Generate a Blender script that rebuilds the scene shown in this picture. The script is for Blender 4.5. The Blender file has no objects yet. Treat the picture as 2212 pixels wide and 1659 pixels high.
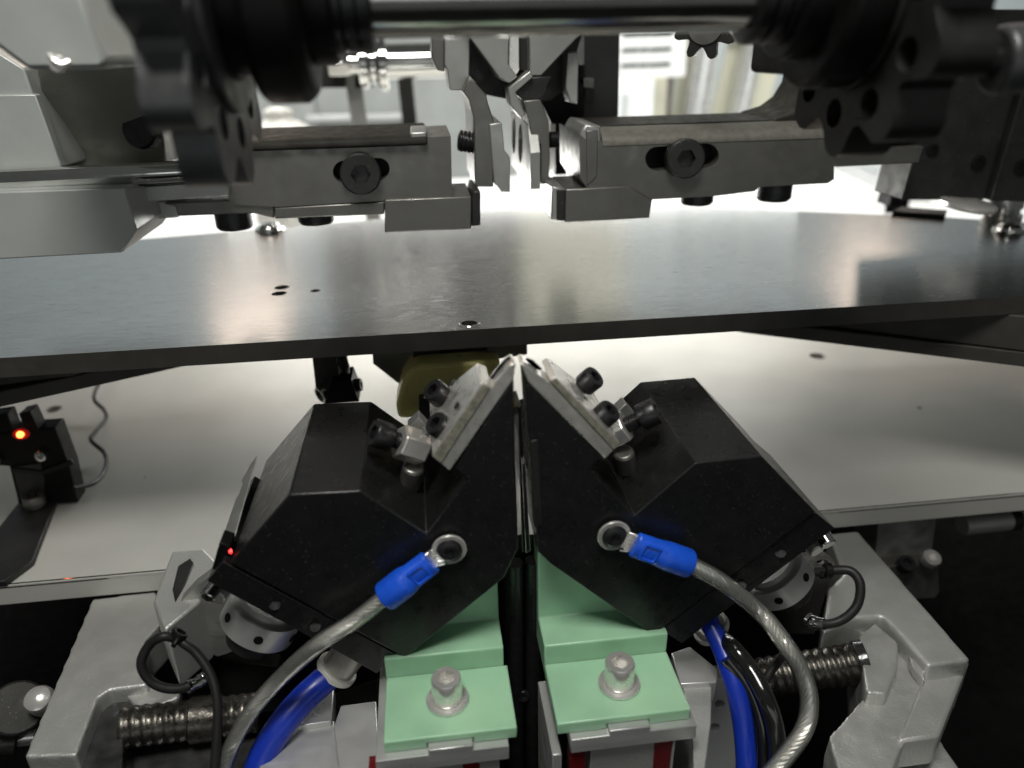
import bpy, bmesh, math, random
from mathutils import Vector as V, Matrix
from mathutils.geometry import tessellate_polygon
random.seed(7)
sc = bpy.context.scene
COL = sc.collection
S = 0.001                       # everything below is written in millimetres

# ------------------------------------------------------------------ camera
CX, CY, F = 1106.0, 829.5, 1609.0           # optical centre and focal length on a 2212 x 1659 frame
YAW, PIT, ROL = map(math.radians, (6.5, 24.5, 1.2))
C0 = V((0, 0, 86))
FW = V((math.sin(YAW)*math.cos(PIT), math.cos(YAW)*math.cos(PIT), -math.sin(PIT)))
RT0 = V((math.cos(YAW), -math.sin(YAW), 0)); UP0 = RT0.cross(FW)
RT = RT0*math.cos(ROL) - UP0*math.sin(ROL)
UP = UP0*math.cos(ROL) + RT0*math.sin(ROL)
cam = bpy.data.cameras.new('camera'); co = bpy.data.objects.new('camera', cam); COL.objects.link(co)
m = Matrix.Identity(4)
for i in range(3):
    m[i][0], m[i][1], m[i][2], m[i][3] = RT[i], UP[i], -FW[i], C0[i]*S
co.matrix_world = m
cam.sensor_width = 36; cam.lens = 36*F/2212; cam.clip_start = 0.005; cam.clip_end = 50
cam.dof.use_dof = True; cam.dof.focus_distance = 0.234; cam.dof.aperture_fstop = 8
sc.camera = co

# ------------------------------------------------------------------ light
sc.view_settings.view_transform = 'Standard'; sc.view_settings.look = 'None'
sc.view_settings.exposure = 0; sc.view_settings.gamma = 1
W = bpy.data.worlds.new('World'); sc.world = W; W.use_nodes = True
bg = W.node_tree.nodes['Background']; bg.inputs[0].default_value = (.96, 1, .95, 1); bg.inputs[1].default_value = .07

def area(name, loc, target, size, sy, power, col=(1, 1, 1)):
    l = bpy.data.lights.new(name, 'AREA'); l.shape = 'RECTANGLE'
    l.size = size*S; l.size_y = sy*S; l.energy = power; l.color = col
    o = bpy.data.objects.new(name, l); COL.objects.link(o)
    o.location = V(loc)*S
    d = V(target) - V(loc)
    o.rotation_euler = d.to_track_quat('-Z', 'Y').to_euler()
    return o
area('rear_ceiling_lamp_left', (-380, 700, 760), (-330, 1500, 420), 420, 200, 15, (1, 1, .97))
area('rear_ceiling_lamp_right', (520, 700, 760), (480, 1500, 420), 420, 200, 18, (1, 1, .97))
area('under_table_fill', (60, 500, -2), (50, 400, -85), 380, 26, .5, (1, .99, .95))  # added out of sight to light the base plate, clear of table reflections
area('strip_lamp_left', (-158, 640, 262), (-60, 300, 0), 70, 190, .19, (1, .76, .60))
area('strip_lamp_right', (424, 620, 262), (220, 300, 0), 50, 190, .22, (1, .76, .60))
area('front_fill', (40, -420, 10), (60, 200, 0), 700, 160, .26, (.96, 1, 1))  # unseen fill added behind the camera to brighten the shaft and front faces
area('front_ceiling_lamp', (-50, -30, 520), (20, 190, -60), 190, 190, 3.1, (1, .985, .93))

# ------------------------------------------------------------------ unprojection of photo points onto real planes
def ray(x, y): return RT*((x-CX)/F) - UP*((y-CY)/F) + FW
def pz(x, y, z): r = ray(x, y); return C0 + r*((z-C0.z)/r.z)
def py(x, y, Y): r = ray(x, y); return C0 + r*((Y-C0.y)/r.y)
def px(x, y, X): r = ray(x, y); return C0 + r*((X-C0.x)/r.x)
def pd(x, y, d): return C0 + ray(x, y)*d
def mm(p, d): return p*d/F

# ------------------------------------------------------------------ materials
MATS = {}
def pm(name, col, metal=0., rough=.5, nv=.12, ns=60, bump=.04, bs=900, stretch=(1, 1, 1), rv=.12, speck=0., speck_col=(.5, .5, .48),
       coat=0., aniso=0., spec=.5, sss=0., emit=None, blot=0., blot_col=(.05, .05, .05)):
    mt = bpy.data.materials.new(name); mt.use_nodes = True
    nt = mt.node_tree; N = nt.nodes; L = nt.links
    b = N['Principled BSDF']
    b.inputs['Metallic'].default_value = metal
    b.inputs['Specular IOR Level'].default_value = spec
    b.inputs['Coat Weight'].default_value = coat
    tc = N.new('ShaderNodeTexCoord'); mp = N.new('ShaderNodeMapping'); mp.inputs['Scale'].default_value = stretch
    L.new(tc.outputs['Object'], mp.inputs['Vector'])
    def noise(scale, det=4, src=None):
        n = N.new('ShaderNodeTexNoise'); n.inputs['Scale'].default_value = scale; n.inputs['Detail'].default_value = det
        L.new((src or mp.outputs['Vector']), n.inputs['Vector']); return n
    n1 = noise(ns)
    mr = N.new('ShaderNodeMapRange'); mr.inputs[1].default_value = .3; mr.inputs[2].default_value = .7
    mr.inputs[3].default_value = 1-nv; mr.inputs[4].default_value = 1+nv
    L.new(n1.outputs[0], mr.inputs[0])
    mx = N.new('ShaderNodeVectorMath'); mx.operation = 'SCALE'; mx.inputs[0].default_value = col
    L.new(mr.outputs[0], mx.inputs['Scale'])
    out = mx.outputs[0]
    def over(fac, colr):
        nonlocal out
        k = N.new('ShaderNodeMix'); k.data_type = 'RGBA'
        L.new(fac, k.inputs[0]); L.new(out, k.inputs[6]); k.inputs[7].default_value = (*colr, 1); out = k.outputs[2]
    if blot:
        n4 = noise(35, 6); r4 = N.new('ShaderNodeMapRange'); r4.inputs[1].default_value = .52; r4.inputs[2].default_value = .72; r4.inputs[4].default_value = blot
        L.new(n4.outputs[0], r4.inputs[0]); over(r4.outputs[0], blot_col)
    if speck:
        n3 = noise(1500, 2, tc.outputs['Object']); r3 = N.new('ShaderNodeMapRange'); r3.inputs[1].default_value = .68; r3.inputs[2].default_value = .73; r3.inputs[4].default_value = speck
        L.new(n3.outputs[0], r3.inputs[0]); over(r3.outputs[0], speck_col)
    L.new(out, b.inputs['Base Color'])
    n2 = noise(ns*3.1, 5)
    mr2 = N.new('ShaderNodeMapRange'); mr2.inputs[1].default_value = .3; mr2.inputs[2].default_value = .7
    mr2.inputs[3].default_value = max(.02, rough-rv); mr2.inputs[4].default_value = min(1, rough+rv)
    L.new(n2.outputs[0], mr2.inputs[0]); L.new(mr2.outputs[0], b.inputs['Roughness'])
    if bump:
        nb = noise(bs, 3); bp = N.new('ShaderNodeBump'); bp.inputs['Strength'].default_value = bump; bp.inputs['Distance'].default_value = .0006
        L.new(nb.outputs[0], bp.inputs['Height']); L.new(bp.outputs[0], b.inputs['Normal'])
    if aniso:
        b.inputs['Anisotropic'].default_value = aniso
        t = N.new('ShaderNodeCombineXYZ'); t.inputs[1].default_value = 1
        L.new(t.outputs[0], b.inputs['Tangent'])
    if sss:
        b.inputs['Subsurface Weight'].default_value = sss; b.inputs['Subsurface Radius'].default_value = (.003, .004, .003)
        b.inputs['Subsurface Scale'].default_value = 1
    if emit:
        b.inputs['Emission Color'].default_value = (*emit[:3], 1); b.inputs['Emission Strength'].default_value = emit[3]
    MATS[name] = mt
    return mt
pm('table_alu', (.415, .42, .415), 1, .24, nv=.04, ns=40, bump=.012, bs=1100, stretch=(1, 12, 1), rv=.04, aniso=.7, speck=.15, speck_col=(.2, .2, .2))
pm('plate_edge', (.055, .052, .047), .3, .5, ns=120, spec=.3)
pm('base_alu', (.47, .462, .43), .18, .58, rv=.03, nv=.05, ns=30, bump=.06, bs=1100, speck=.35, speck_col=(.18, .18, .17), blot=.08, blot_col=(.25, .25, .24))
pm('tool_steel', (.20, .195, .18), .85, .42, nv=.12, ns=70, bump=.06, bs=1600, speck=.25, speck_col=(.35, .35, .33), blot=.18, blot_col=(.12, .12, .11))
pm('rail_steel', (.15, .145, .125), .3, .6, nv=.15, ns=400, bump=.15, bs=1800, spec=.2)
pm('light_steel', (.42, .42, .40), .8, .42, nv=.12, ns=70, bump=.05, bs=1600, blot=.2, blot_col=(.2, .2, .19))
pm('wheel_steel', (.11, .11, .115), .6, .42, nv=.2, ns=60, bump=.04)
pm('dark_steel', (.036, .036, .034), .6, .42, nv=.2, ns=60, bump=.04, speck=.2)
pm('black_anod', (.009, .0093, .0095), .0, .30, nv=.1, ns=90, bump=.02, bs=2500, rv=.06, speck=.3, speck_col=(.16, .16, .15), spec=.42)
pm('oiled_top', (.028, .026, .022), .0, .6, nv=.35, ns=90, bump=.08, bs=1500, speck=.25, speck_col=(.14, .13, .12), spec=.12)
pm('black_oxide', (.045, .045, .047), .75, .36, nv=.2, ns=300, bump=.05, bs=2500)
pm('black_plain', (.005, .005, .005), 0, .45, spec=.18, nv=.2, bump=.02, speck=.12, speck_col=(.1, .1, .1))
pm('bed_black', (.004, .004, .004), 0, .7, spec=.1, nv=.3, bump=.03, bs=300, speck=.35, speck_col=(.12, .12, .12))
pm('cast_alu', (.52, .522, .50), .62, .44, rv=.05, speck=.4, speck_col=(.85, .85, .82), nv=.06, ns=60, bump=.3, bs=1600, blot=.12, blot_col=(.3, .3, .29))
pm('mach_alu', (.52, .52, .51), .6, .38, nv=.05, ns=30, bump=.04, bs=1500, stretch=(1, 1, 4))
pm('chrome', (.72, .72, .70), 1, .10, nv=.05, bump=0, rv=.05)
pm('stainless', (.80, .785, .75), .7, .24, nv=.08, bump=.02, rv=.07)
pm('shaft_steel', (.62, .61, .58), 1, .16, nv=.05, bump=.01, rv=.04, stretch=(1, 8, 8))
pm('jaw_steel', (.68, .66, .62), .75, .34, nv=.06, ns=120, bump=.03, bs=2200, speck=.2, speck_col=(.25, .25, .24))
pm('grit_steel', (.40, .375, .30), .7, .52, nv=.3, ns=700, bump=.35, bs=1500)
pm('insulator_green', (.33, .56, .375), 0, .40, nv=.13, ns=45, bump=.05, bs=700, blot=.3, blot_col=(.44, .62, .38), sss=.45, speck=.12, speck_col=(.1, .2, .12), coat=.1)
pm('blue_plastic', (.008, .085, .62), 0, .40, nv=.08, ns=300, bump=.12, bs=1200)
pm('blue_hose', (.006, .030, .36), 0, .33, nv=.06, bump=.02)
pm('rubber_black', (.012, .012, .012), 0, .5, spec=.3, nv=.2, bump=.03)
pm('hose_black', (.010, .010, .010), 0, .16, nv=.2, bump=.02, coat=.5)
pm('strand', (.85, .84, .81), .9, .36, nv=.1, ns=400, bump=0)
pm('white_nylon', (.68, .67, .62), 0, .38, nv=.05, bump=.03)
pm('clear_pipe', (.42, .40, .36), .2, .22, nv=.15, bump=.03)
pm('polyurethane', (.78, .72, .30), 0, .35, nv=.08, bump=.02, sss=.8)
pm('room_wall', (.34, .38, .395), 0, .8, nv=.05, ns=6, bump=0)
pm('white_wall', (.78, .82, .83), 0, .7, nv=.03, ns=6, bump=0)
pm('bench_white', (.80, .80, .78), 0, .55, nv=.06, ns=12, bump=.02, bs=100)
pm('beige_panel', (.46, .45, .36), 0, .5, nv=.08, ns=8, bump=0)
pm('panel_grey', (.60, .61, .60), .1, .4, nv=.12, ns=14, bump=.01, bs=80)
pm('profile_alu', (.66, .67, .67), .75, .35, nv=.04, bump=0)
pm('cabinet_dark', (.030, .028, .026), 0, .5, nv=.1, ns=10, bump=0)
pm('cabinet_beige', (.21, .20, .16), 0, .55, nv=.1, ns=10, bump=0)
pm('screen_grey', (.20, .21, .205), .0, .5, nv=.25, ns=9, bump=0)
pm('brown_post', (.075, .062, .05), 0, .5)
pm('paper', (.90, .91, .90), 0, .7, nv=.02, bump=0)
pm('ink', (.045, .06, .06), 0, .7, nv=.5, ns=300, bump=0)
pm('cloth', (.74, .73, .69), 0, .85, nv=.10, ns=60, bump=.1, bs=400)
pm('grease', (.05, .05, .05), .3, .16, nv=.4, ns=180, bump=.3, bs=300)
pm('thread_steel', (.10, .093, .082), .9, .34, nv=.4, ns=350, bump=.25, bs=500)
pm('red_window', (.11, .006, .008), 0, .22, nv=.2, bump=0, coat=.4)
pm('led', (.9, .2, .05), 0, .3, bump=0, emit=(1, .16, .03, 9))
pm('led_glow', (.25, .01, .01), 0, .3, bump=0, emit=(1, .02, .01, .10))
pm('reflection_red', (.9, .05, .05), 0, .3, bump=0, emit=(1, .03, .03, 3))
pm('housing_paint', (.45, .468, .452), .25, .42, nv=.08, ns=30, bump=.05, bs=800, blot=.25, blot_col=(.27, .27, .25))
pm('housing_worn', (.27, .265, .235), .3, .5, nv=.2, ns=40, bump=.1, bs=800, blot=.4, blot_col=(.16, .155, .14))
def clear_mat():
    mt = bpy.data.materials.new('clear_pvc'); mt.use_nodes = True; N = mt.node_tree.nodes; L = mt.node_tree.links
    for n in list(N):
        if n.type != 'OUTPUT_MATERIAL': N.remove(n)
    o = N['Material Output'] if 'Material Output' in N else N.new('ShaderNodeOutputMaterial')
    t = N.new('ShaderNodeBsdfTransparent'); t.inputs[0].default_value = (.93, .93, .91, 1)
    g = N.new('ShaderNodeBsdfGlossy'); g.inputs['Roughness'].default_value = .12; g.inputs[0].default_value = (.95, .95, .93, 1)
    d = N.new('ShaderNodeBsdfDiffuse'); d.inputs[0].default_value = (.75, .75, .72, 1)
    fr = N.new('ShaderNodeFresnel'); fr.inputs[0].default_value = 1.52
    m1 = N.new('ShaderNodeMixShader'); m1.inputs[0].default_value = .09
    m2 = N.new('ShaderNodeMixShader')
    L.new(t.outputs[0], m1.inputs[1]); L.new(d.outputs[0], m1.inputs[2])
    L.new(fr.outputs[0], m2.inputs[0]); L.new(m1.outputs[0], m2.inputs[1]); L.new(g.outputs[0], m2.inputs[2])
    L.new(m2.outputs[0], o.inputs[0]); MATS['clear_pvc'] = mt
clear_mat()

# ------------------------------------------------------------------ geometry builders -> (verts, faces)
def J(*gs):
    v, f = [], []
    for g in gs:
        k = len(v); v += g[0]; f += [[i+k for i in q] for q in g[1]]
    return v, f
def prism(poly, vec):
    n = len(poly); vec = V(vec)
    v = [V(p) for p in poly] + [V(p)+vec for p in poly]
    f = [list(range(n)), list(range(2*n-1, n-1, -1))] + [[i, n+i, n+(i+1) % n, (i+1) % n] for i in range(n)]
    return v, f
def prism_holes(poly, holes, vec):
    loops = [[V(p) for p in poly]] + [[V(p) for p in h] for h in holes]
    tris = tessellate_polygon(loops); flat = [p for l in loops for p in l]; n = len(flat); vec = V(vec)
    v = flat + [p+vec for p in flat]; f = [list(t) for t in tris] + [[i+n for i in reversed(t)] for t in tris]
    k = 0
    for l in loops:
        m_ = len(l); f += [[k+i, k+(i+1) % m_, n+k+(i+1) % m_, n+k+i] for i in range(m_)]; k += m_
    return v, f
def E(pts, Y, dep, holes=None):                         # outline on the plane Y, thickness to the back
    p = [py(x, y, Y) for x, y in pts]
    if holes: return prism_holes(p, [[py(x, y, Y) for x, y in h] for h in holes], (0, dep, 0))
    return prism(p, (0, dep, 0))
def EZ(pts, z, th, holes=None):                         # outline on the plane z, thickness downwards
    p = [pz(x, y, z) for x, y in pts]
    if holes: return prism_holes(p, [[pz(x, y, z) for x, y in h] for h in holes], (0, 0, -th))
    return prism(p, (0, 0, -th))
def EX(prof, x0, x1): return prism([V((x0, a, b)) for a, b in prof], (x1-x0, 0, 0))
def box(x0, x1, y0, y1, z0, z1): return prism([V((x0, y0, z0)), V((x1, y0, z0)), V((x1, y0, z1)), V((x0, y0, z1))], (0, y1-y0, 0))
def frame(ax):
    ax = V(ax).normalized(); t = V((0, 0, 1)) if abs(ax.z) < .9 else V((1, 0, 0))
    u = ax.cross(t).normalized(); return u, ax.cross(u).normalized(), ax
def lathe(p, ax, prof, n=28, cap=True, rot=0.):         # prof: [(t, r), ...]
    u, w, a = frame(ax); p = V(p); v, f = [], []
    for t, r in prof:
        for i in range(n):
            q = 2*math.pi*i/n + rot; v.append(p + a*t + u*(r*math.cos(q)) + w*(r*math.sin(q)))
    for k in range(len(prof)-1):
        for i in range(n): f.append([k*n+i, k*n+(i+1) % n, (k+1)*n+(i+1) % n, (k+1)*n+i])
    if cap: f += [list(range(n-1, -1, -1)), list(range((len(prof)-1)*n, len(prof)*n))]
    return v, f
def cyl(p0, p1, r, n=28, r2=None): d = V(p1)-V(p0); return lathe(p0, d, [(0, r), (d.length, r if r2 is None else r2)], n)
def tubering(p, ax, r1, r0, h, n=36):                   # a ring with a real hole
    u, w, a = frame(ax); p = V(p); c = min(.25*h, .3)
    prof = [(0, r0), (0, r1-c), (c, r1), (h-c, r1), (h, r1-c), (h, r0)]; v, f = [], []
    for t, r in prof:
        for i in range(n): q = 2*math.pi*i/n; v.append(p+a*t+u*(r*math.cos(q))+w*(r*math.sin(q)))
    m_ = len(prof)
    for k in range(m_):
        for i in range(n): f.append([k*n+i, k*n+(i+1) % n, ((k+1) % m_)*n+(i+1) % n, ((k+1) % m_)*n+i])
    return v, f
def cap_screw(p, ax, r, h, hr=.56, shank=0., sr=.6, dome=False, n=30, sock=.55):
    u, w, a = frame(ax); p = V(p)
    prof = [(0, r*.97), (h*.06, r), (h*.9, r), (h, r*.92)]
    if dome: prof = [(0, r), (h*.35, r*.99), (h*.7, r*.86), (h, r*.66)]; hr = .42
    v, f = lathe(p, a, prof, n, cap=False)
    f.append(list(range(n-1, -1, -1)))
    k0 = (len(prof)-1)*n
    for dz in (h, h*(1-sock)):
        k = len(v)
        for i in range(n):
            q = 2*math.pi*i/n; rr = r*hr*math.cos(math.pi/6)/math.cos((q % (math.pi/3))-math.pi/6)
            v.append(p+a*dz+u*(rr*math.cos(q))+w*(rr*math.sin(q)))
        for i in range(n): f.append([k0+i, k0+(i+1) % n, k+(i+1) % n, k+i])
        k0 = k
    f.append(list(range(k0, k0+n)))
    if shank: return J((v, f), thread(p-a*shank, p+a*.01, r*sr, .7))
    return v, f
def thread(p0, p1, r, pitch=1.0, n=24, dep=.16):
    d = V(p1)-V(p0); Ln = d.length; u, w, a = frame(d); v, f = [], []; p0 = V(p0)
    st = max(4, int(Ln/pitch*4)); 
    for k in range(st+1):
        for i in range(n):
            q = 2*math.pi*i/n; t = Ln*k/st
            ph = (t/pitch - i/n) % 1.0
            rr = r*(1-dep*(abs(ph-.5)*2)**1.3)
            v.append(p0+a*t+u*(rr*math.cos(q))+w*(rr*math.sin(q)))
    for k in range(st):
        for i in range(n): f.append([k*n+i, k*n+(i+1) % n, (k+1)*n+(i+1) % n, (k+1)*n+i])
    f += [list(range(n-1, -1, -1)), list(range(st*n, (st+1)*n))]
    return v, f
def spline(pts, sub=8):
    P = [V(p) for p in pts]; P = [P[0]*2-P[1]] + P + [P[-1]*2-P[-2]]; o = []
    for i in range(1, len(P)-2):
        a, b, c, d = P[i-1:i+3]
        for k in range(sub):
            t = k/sub; o.append(.5*((2*b)+(c-a)*t+(2*a-5*b+4*c-d)*t*t+(3*b-a-3*c+d)*t**3))
    o.append(P[-2]); return o
def path_frames(P):
    fr = []; u = None
    for i, p in enumerate(P):
        t = (P[min(i+1, len(P)-1)]-P[max(i-1, 0)]).normalized()
        if u is None: u = frame(t)[0]
        u = (u - t*u.dot(t)).normalized(); fr.append((u, t.cross(u)))
    return fr
def tube(pts, r, n=14, sub=8, rough=0.):
    P = spline(pts, sub); fr = path_frames(P); v, f = [], []
    for p, (u, w) in zip(P, fr):
        rr = r*(1+random.uniform(-rough, rough))
        for i in range(n): q = 2*math.pi*i/n; v.append(p+u*(rr*math.cos(q))+w*(rr*math.sin(q)))
    for k in range(len(P)-1):
        for i in range(n): f.append([k*n+i, k*n+(i+1) % n, (k+1)*n+(i+1) % n, (k+1)*n+i])
    f += [list(range(n-1, -1, -1)), list(range((len(P)-1)*n, len(P)*n))]
    return v, f
def helix_strand(pts, R, r, ph, turn, sub=40, n=6):
    P = spline(pts, sub); fr = path_frames(P); s = 0; Q = []
    for i, p in enumerate(P):
        if i: s += (P[i]-P[i-1]).length
        q = ph+2*math.pi*s/turn; Q.append(p+fr[i][0]*(R*math.cos(q))+fr[i][1]*(R*math.sin(q)))
    fr = path_frames(Q); v, f = [], []
    for p, (u, w) in zip(Q, fr):
        for i in range(n): a = 2*math.pi*i/n; v.append(p+u*(r*math.cos(a))+w*(r*math.sin(a)))
    for k in range(len(Q)-1):
        for i in range(n): f.append([k*n+i, k*n+(i+1) % n, (k+1)*n+(i+1) % n, (k+1)*n+i])
    return v, f
def circ(c, rx, ry, n=20): return [(c[0]+rx*math.cos(2*math.pi*i/n), c[1]+ry*math.sin(2*math.pi*i/n)) for i in range(n)]
def circ3(c, ax, r, n=20): u, w, a = frame(ax); return [V(c)+u*(r*math.cos(2*math.pi*i/n))+w*(r*math.sin(2*math.pi*i/n)) for i in range(n)]
def stadium(x0, x1, yc0, yc1, r, n=10):
    p = [(x1-r+r*math.cos(a), yc1+r*math.sin(a)) for a in [(-.5+i/n)*math.pi for i in range(n+1)]]
    return p + [(x0+r+r*math.cos(a), yc0+r*math.sin(a)) for a in [(.5+i/n)*math.pi for i in range(n+1)]]

# ------------------------------------------------------------------ objects
def make(name, geo, mat, org, parent=None, bevel=.25, smooth=35):
    v, f = geo; me = bpy.data.meshes.new(name)
    me.from_pydata([tuple((p-org)*S) for p in v], [], f)
    bm = bmesh.new(); bm.from_mesh(me); bmesh.ops.recalc_face_normals(bm, faces=bm.faces); bm.to_mesh(me); bm.free()
    me.shade_smooth(); me.set_sharp_from_angle(angle=math.radians(smooth))
    me.materials.append(MATS[mat])
    o = bpy.data.objects.new(name, me); COL.objects.link(o)
    if parent: o.parent = parent
    else: o.location = org*S
    if bevel:
        b = o.modifiers.new('edge', 'BEVEL'); b.width = bevel*S; b.segments = 2; b.limit_method = 'ANGLE'; b.angle_limit = math.radians(38)
        b.harden_normals = False
    return o
def rough_cast(ob, amp):
    ob.modifiers.clear()
    r = ob.modifiers.new('remesh', 'REMESH'); r.mode = 'VOXEL'; r.voxel_size = .7*S; r.use_smooth_shade = True
    sm = ob.modifiers.new('soft', 'SMOOTH'); sm.factor = .5; sm.iterations = 4
    for k, (sz, st) in enumerate(((.006, amp), (.0018, amp*.28))):
        tx = bpy.data.textures.new('cast_noise', 'CLOUDS'); tx.noise_scale = sz; tx.noise_depth = 3
        d = ob.modifiers.new('chip', 'DISPLACE'); d.texture = tx; d.strength = st*S; d.mid_level = .5; d.texture_coords = 'GLOBAL'
def base_of(geos):
    vs = [p for g in geos for p in g[0]]
    return V(((min(p.x for p in vs)+max(p.x for p in vs))/2, (min(p.y for p in vs)+max(p.y for p in vs))/2, min(p.z for p in vs)))
def thing(name, label, cat, parts, group=None):
    """parts: (name, geo, material[, options]) ; options: bevel, sub=[parts], label"""
    allg = []
    for p in parts:
        allg.append(p[1]); o = p[3] if len(p) > 3 else {}
        allg += [q[1] for q in o.get('sub', [])]
    org = base_of(allg)
    r = bpy.data.objects.new(name, None); COL.objects.link(r); r.location = org*S; r.empty_display_size = .01
    r['label'] = label; r['category'] = cat
    if group: r['group'] = group
    for p in parts:
        o = p[3] if len(p) > 3 else {}
        ob = make(p[0], p[1], p[2], org, r, o.get('bevel', .25), o.get('smooth', 35))
        if 'rough' in o: rough_cast(ob, o['rough'])
        if 'label' in o: ob['label'] = o['label']
        for q in o.get('sub', []):
            oq = q[3] if len(q) > 3 else {}
            make(q[0], q[1], q[2], org, ob, oq.get('bevel', .15), oq.get('smooth', 35))
    return r
def single(name, label, cat, geo, mat, group=None, bevel=.25):
    o = make(name, geo, mat, base_of([geo]), None, bevel); o['label'] = label; o['category'] = cat
    if group: o['group'] = group
    return o
def struct(name, geo, mat, bevel=0):
    o = make(name, geo, mat, base_of([geo]), None, bevel); o['kind'] = 'structure'; return o

# ================================================================== setting
struct('floor', box(-900, 1100, -250, 640, -262, -260), 'bed_black')
struct('bench', box(-1500, 1700, 645, 1650, -120, -88), 'bench_white')
struct('wall', box(-1800, 2000, 1650, 1670, -120, 1100), 'room_wall')

# base plate (lower aluminium plate of the machine)
bz = -85
fl, fr_ = pz(-80, 1272, bz), pz(2290, 1070, bz)
def hole_z(x, y, r, z, n=20): c = pz(x, y, z); return [V((c.x+r*math.cos(2*math.pi*i/n), c.y+r*math.sin(2*math.pi*i/n), z)) for i in range(n)]
outer = [V((fl.x-60, 231, bz)), V((fr_.x+60, 231, bz)), V((fr_.x+160, 640, bz)), V((fl.x-160, 640, bz))]
base_holes = [hole_z(1766, 769, 4.6, bz), hole_z(115, 884, 4.2, bz), hole_z(1987, 881, 1.3, bz), hole_z(313, 1031, .55, bz, 8)]
struct('base_plate', prism_holes(outer, base_holes, (0, 0, -8)), 'base_alu', 0)
bpo = bpy.data.objects['base_plate']
make('edge_chamfer', EX([(230.9, -85.9), (230.9, -85.55), (231.7, -84.88), (232.2, -84.88), (232.2, -85.9)], fl.x-59, fr_.x+59), 'chrome', base_of([prism_holes(outer, base_holes, (0, 0, -8))]), bpo, 0)
bpo['label'] = 'wide pale grey aluminium base plate under the table'

# ================================================================== brushed index table
tt = [(-120, 562), (293, 517.5), (1187, 443.5), (1407, 443.5), (2037, 469), (2330, 488)]
top = [V((-165, 233, 0)), V((262, 233, 0))] + [pz(x, y, 0) for x, y in reversed(tt)]
th = [hole_z(608.6, 620.8, 2.9, 0), hole_z(603, 634, 2.9, 0), hole_z(681, 628, 1.9, 0), hole_z(1014, 698, 3.3, 0)]
def button_z(x, y, r, h, z): return cap_screw(pz(x, y, z), (0, 0, 1), r, h, dome=True)
def slab(l0, l1, r0, r1, z0, z1, zl):
    a, b = pz(*l0, zl), pz(*l1, zl); c, d = pz(*r0, zl), pz(*r1, zl)
    ea = a + (a-b)*1.2; ed = d + (d-c)*.8
    pl = [V((p.x, p.y, z1)) for p in (ea, b)] + [V((b.x+25, 300, z1)), V((c.x-25, 300, z1))] + [V((p.x, p.y, z1)) for p in (c, ed)] + [V((ed.x+40, 380, z1)), V((40, 400, z1)), V((ea.x-30, 380, z1))]
    return prism(pl, (0, 0, z0-z1))
thing('index_table', 'brushed aluminium table plate spanning the picture above the black jaws', 'table', [
    ('table_plate', prism_holes(top, th, (0, 0, -6.6)), 'table_alu', {'bevel': 0}),
    ('insert_bushing', tubering(pz(1014, 698, .15), (0, 0, -1), 3.6, 2.7, 5), 'chrome', {'bevel': 0}),
    ('bushing_floor', lathe(pz(1014, 698, -2.5), (0, 0, -1), [(0, 2.7), (1, 2.7)]), 'dark_steel', {'bevel': 0}),
    ('button_screw', J(button_z(582, 496, 5.6, 3.2, 1.6), lathe(pz(582, 497, .01), (0, 0, 1), [(0, 7.6), (1.6, 7.0)])), 'chrome', {'bevel': 0}),
    ('button_screw', J(button_z(2180, 497, 5.4, 3.2, 1.6), lathe(pz(2180, 498, .01), (0, 0, 1), [(0, 7.4), (1.6, 6.8)])), 'chrome', {'bevel': 0}),
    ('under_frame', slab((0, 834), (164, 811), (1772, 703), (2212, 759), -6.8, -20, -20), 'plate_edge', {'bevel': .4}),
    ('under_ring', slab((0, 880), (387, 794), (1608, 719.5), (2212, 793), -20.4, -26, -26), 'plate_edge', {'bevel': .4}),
])

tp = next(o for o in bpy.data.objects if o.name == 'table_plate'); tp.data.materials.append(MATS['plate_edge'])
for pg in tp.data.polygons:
    if abs(pg.normal.z) < .5 and abs(pg.center.y+tp.parent.location.y-.233) < .002: pg.material_index = 1  # front edge coloured darker to paint in a dark reflection; same metal
# things hanging under the table, behind the jaws
def hang(pts, Y, dep): return E(pts, Y, dep)
thing('sensor_bracket', 'dark bracket with clamped cable ring hanging below the table front', 'bracket', [
    ('strap', hang([(671, 740), (732, 737), (735, 800), (742, 822), (736, 852), (684, 856)], 268, 4), 'dark_steel'),
    ('clamp', hang([(716, 826), (758, 822), (776, 868), (700, 874)], 262, 14), 'black_plain'),
    ('clamp_screw', cap_screw(py(762, 833, 268), (1, -.1, .1), 2.6, 3.4), 'black_oxide', {'bevel': 0}),
    ('cable_ring', tubering(py(690, 855, 266), (.75, .6, .2), 3.4, 2.3, 2.4), 'chrome', {'bevel': 0}),
    ('plug', tube([py(741, 812, 268), py(742, 795, 267), py(738, 778, 267), py(736, 760, 267)], 2.4), 'hose_black', {'bevel': 0}),
])
thing('slide_wedge', 'grey steel wedge with sloping side below the table beside the yellow pad', 'wedge', [
    ('wedge_block', hang([(803, 730), (900, 725), (905, 800), (880, 850), (866, 833), (806, 786)], 262, 26), 'tool_steel'),
    ('wedge_rib', hang([(891, 730), (918, 729), (918, 782), (899, 790), (893, 786)], 258, 12), 'dark_steel')])
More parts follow.
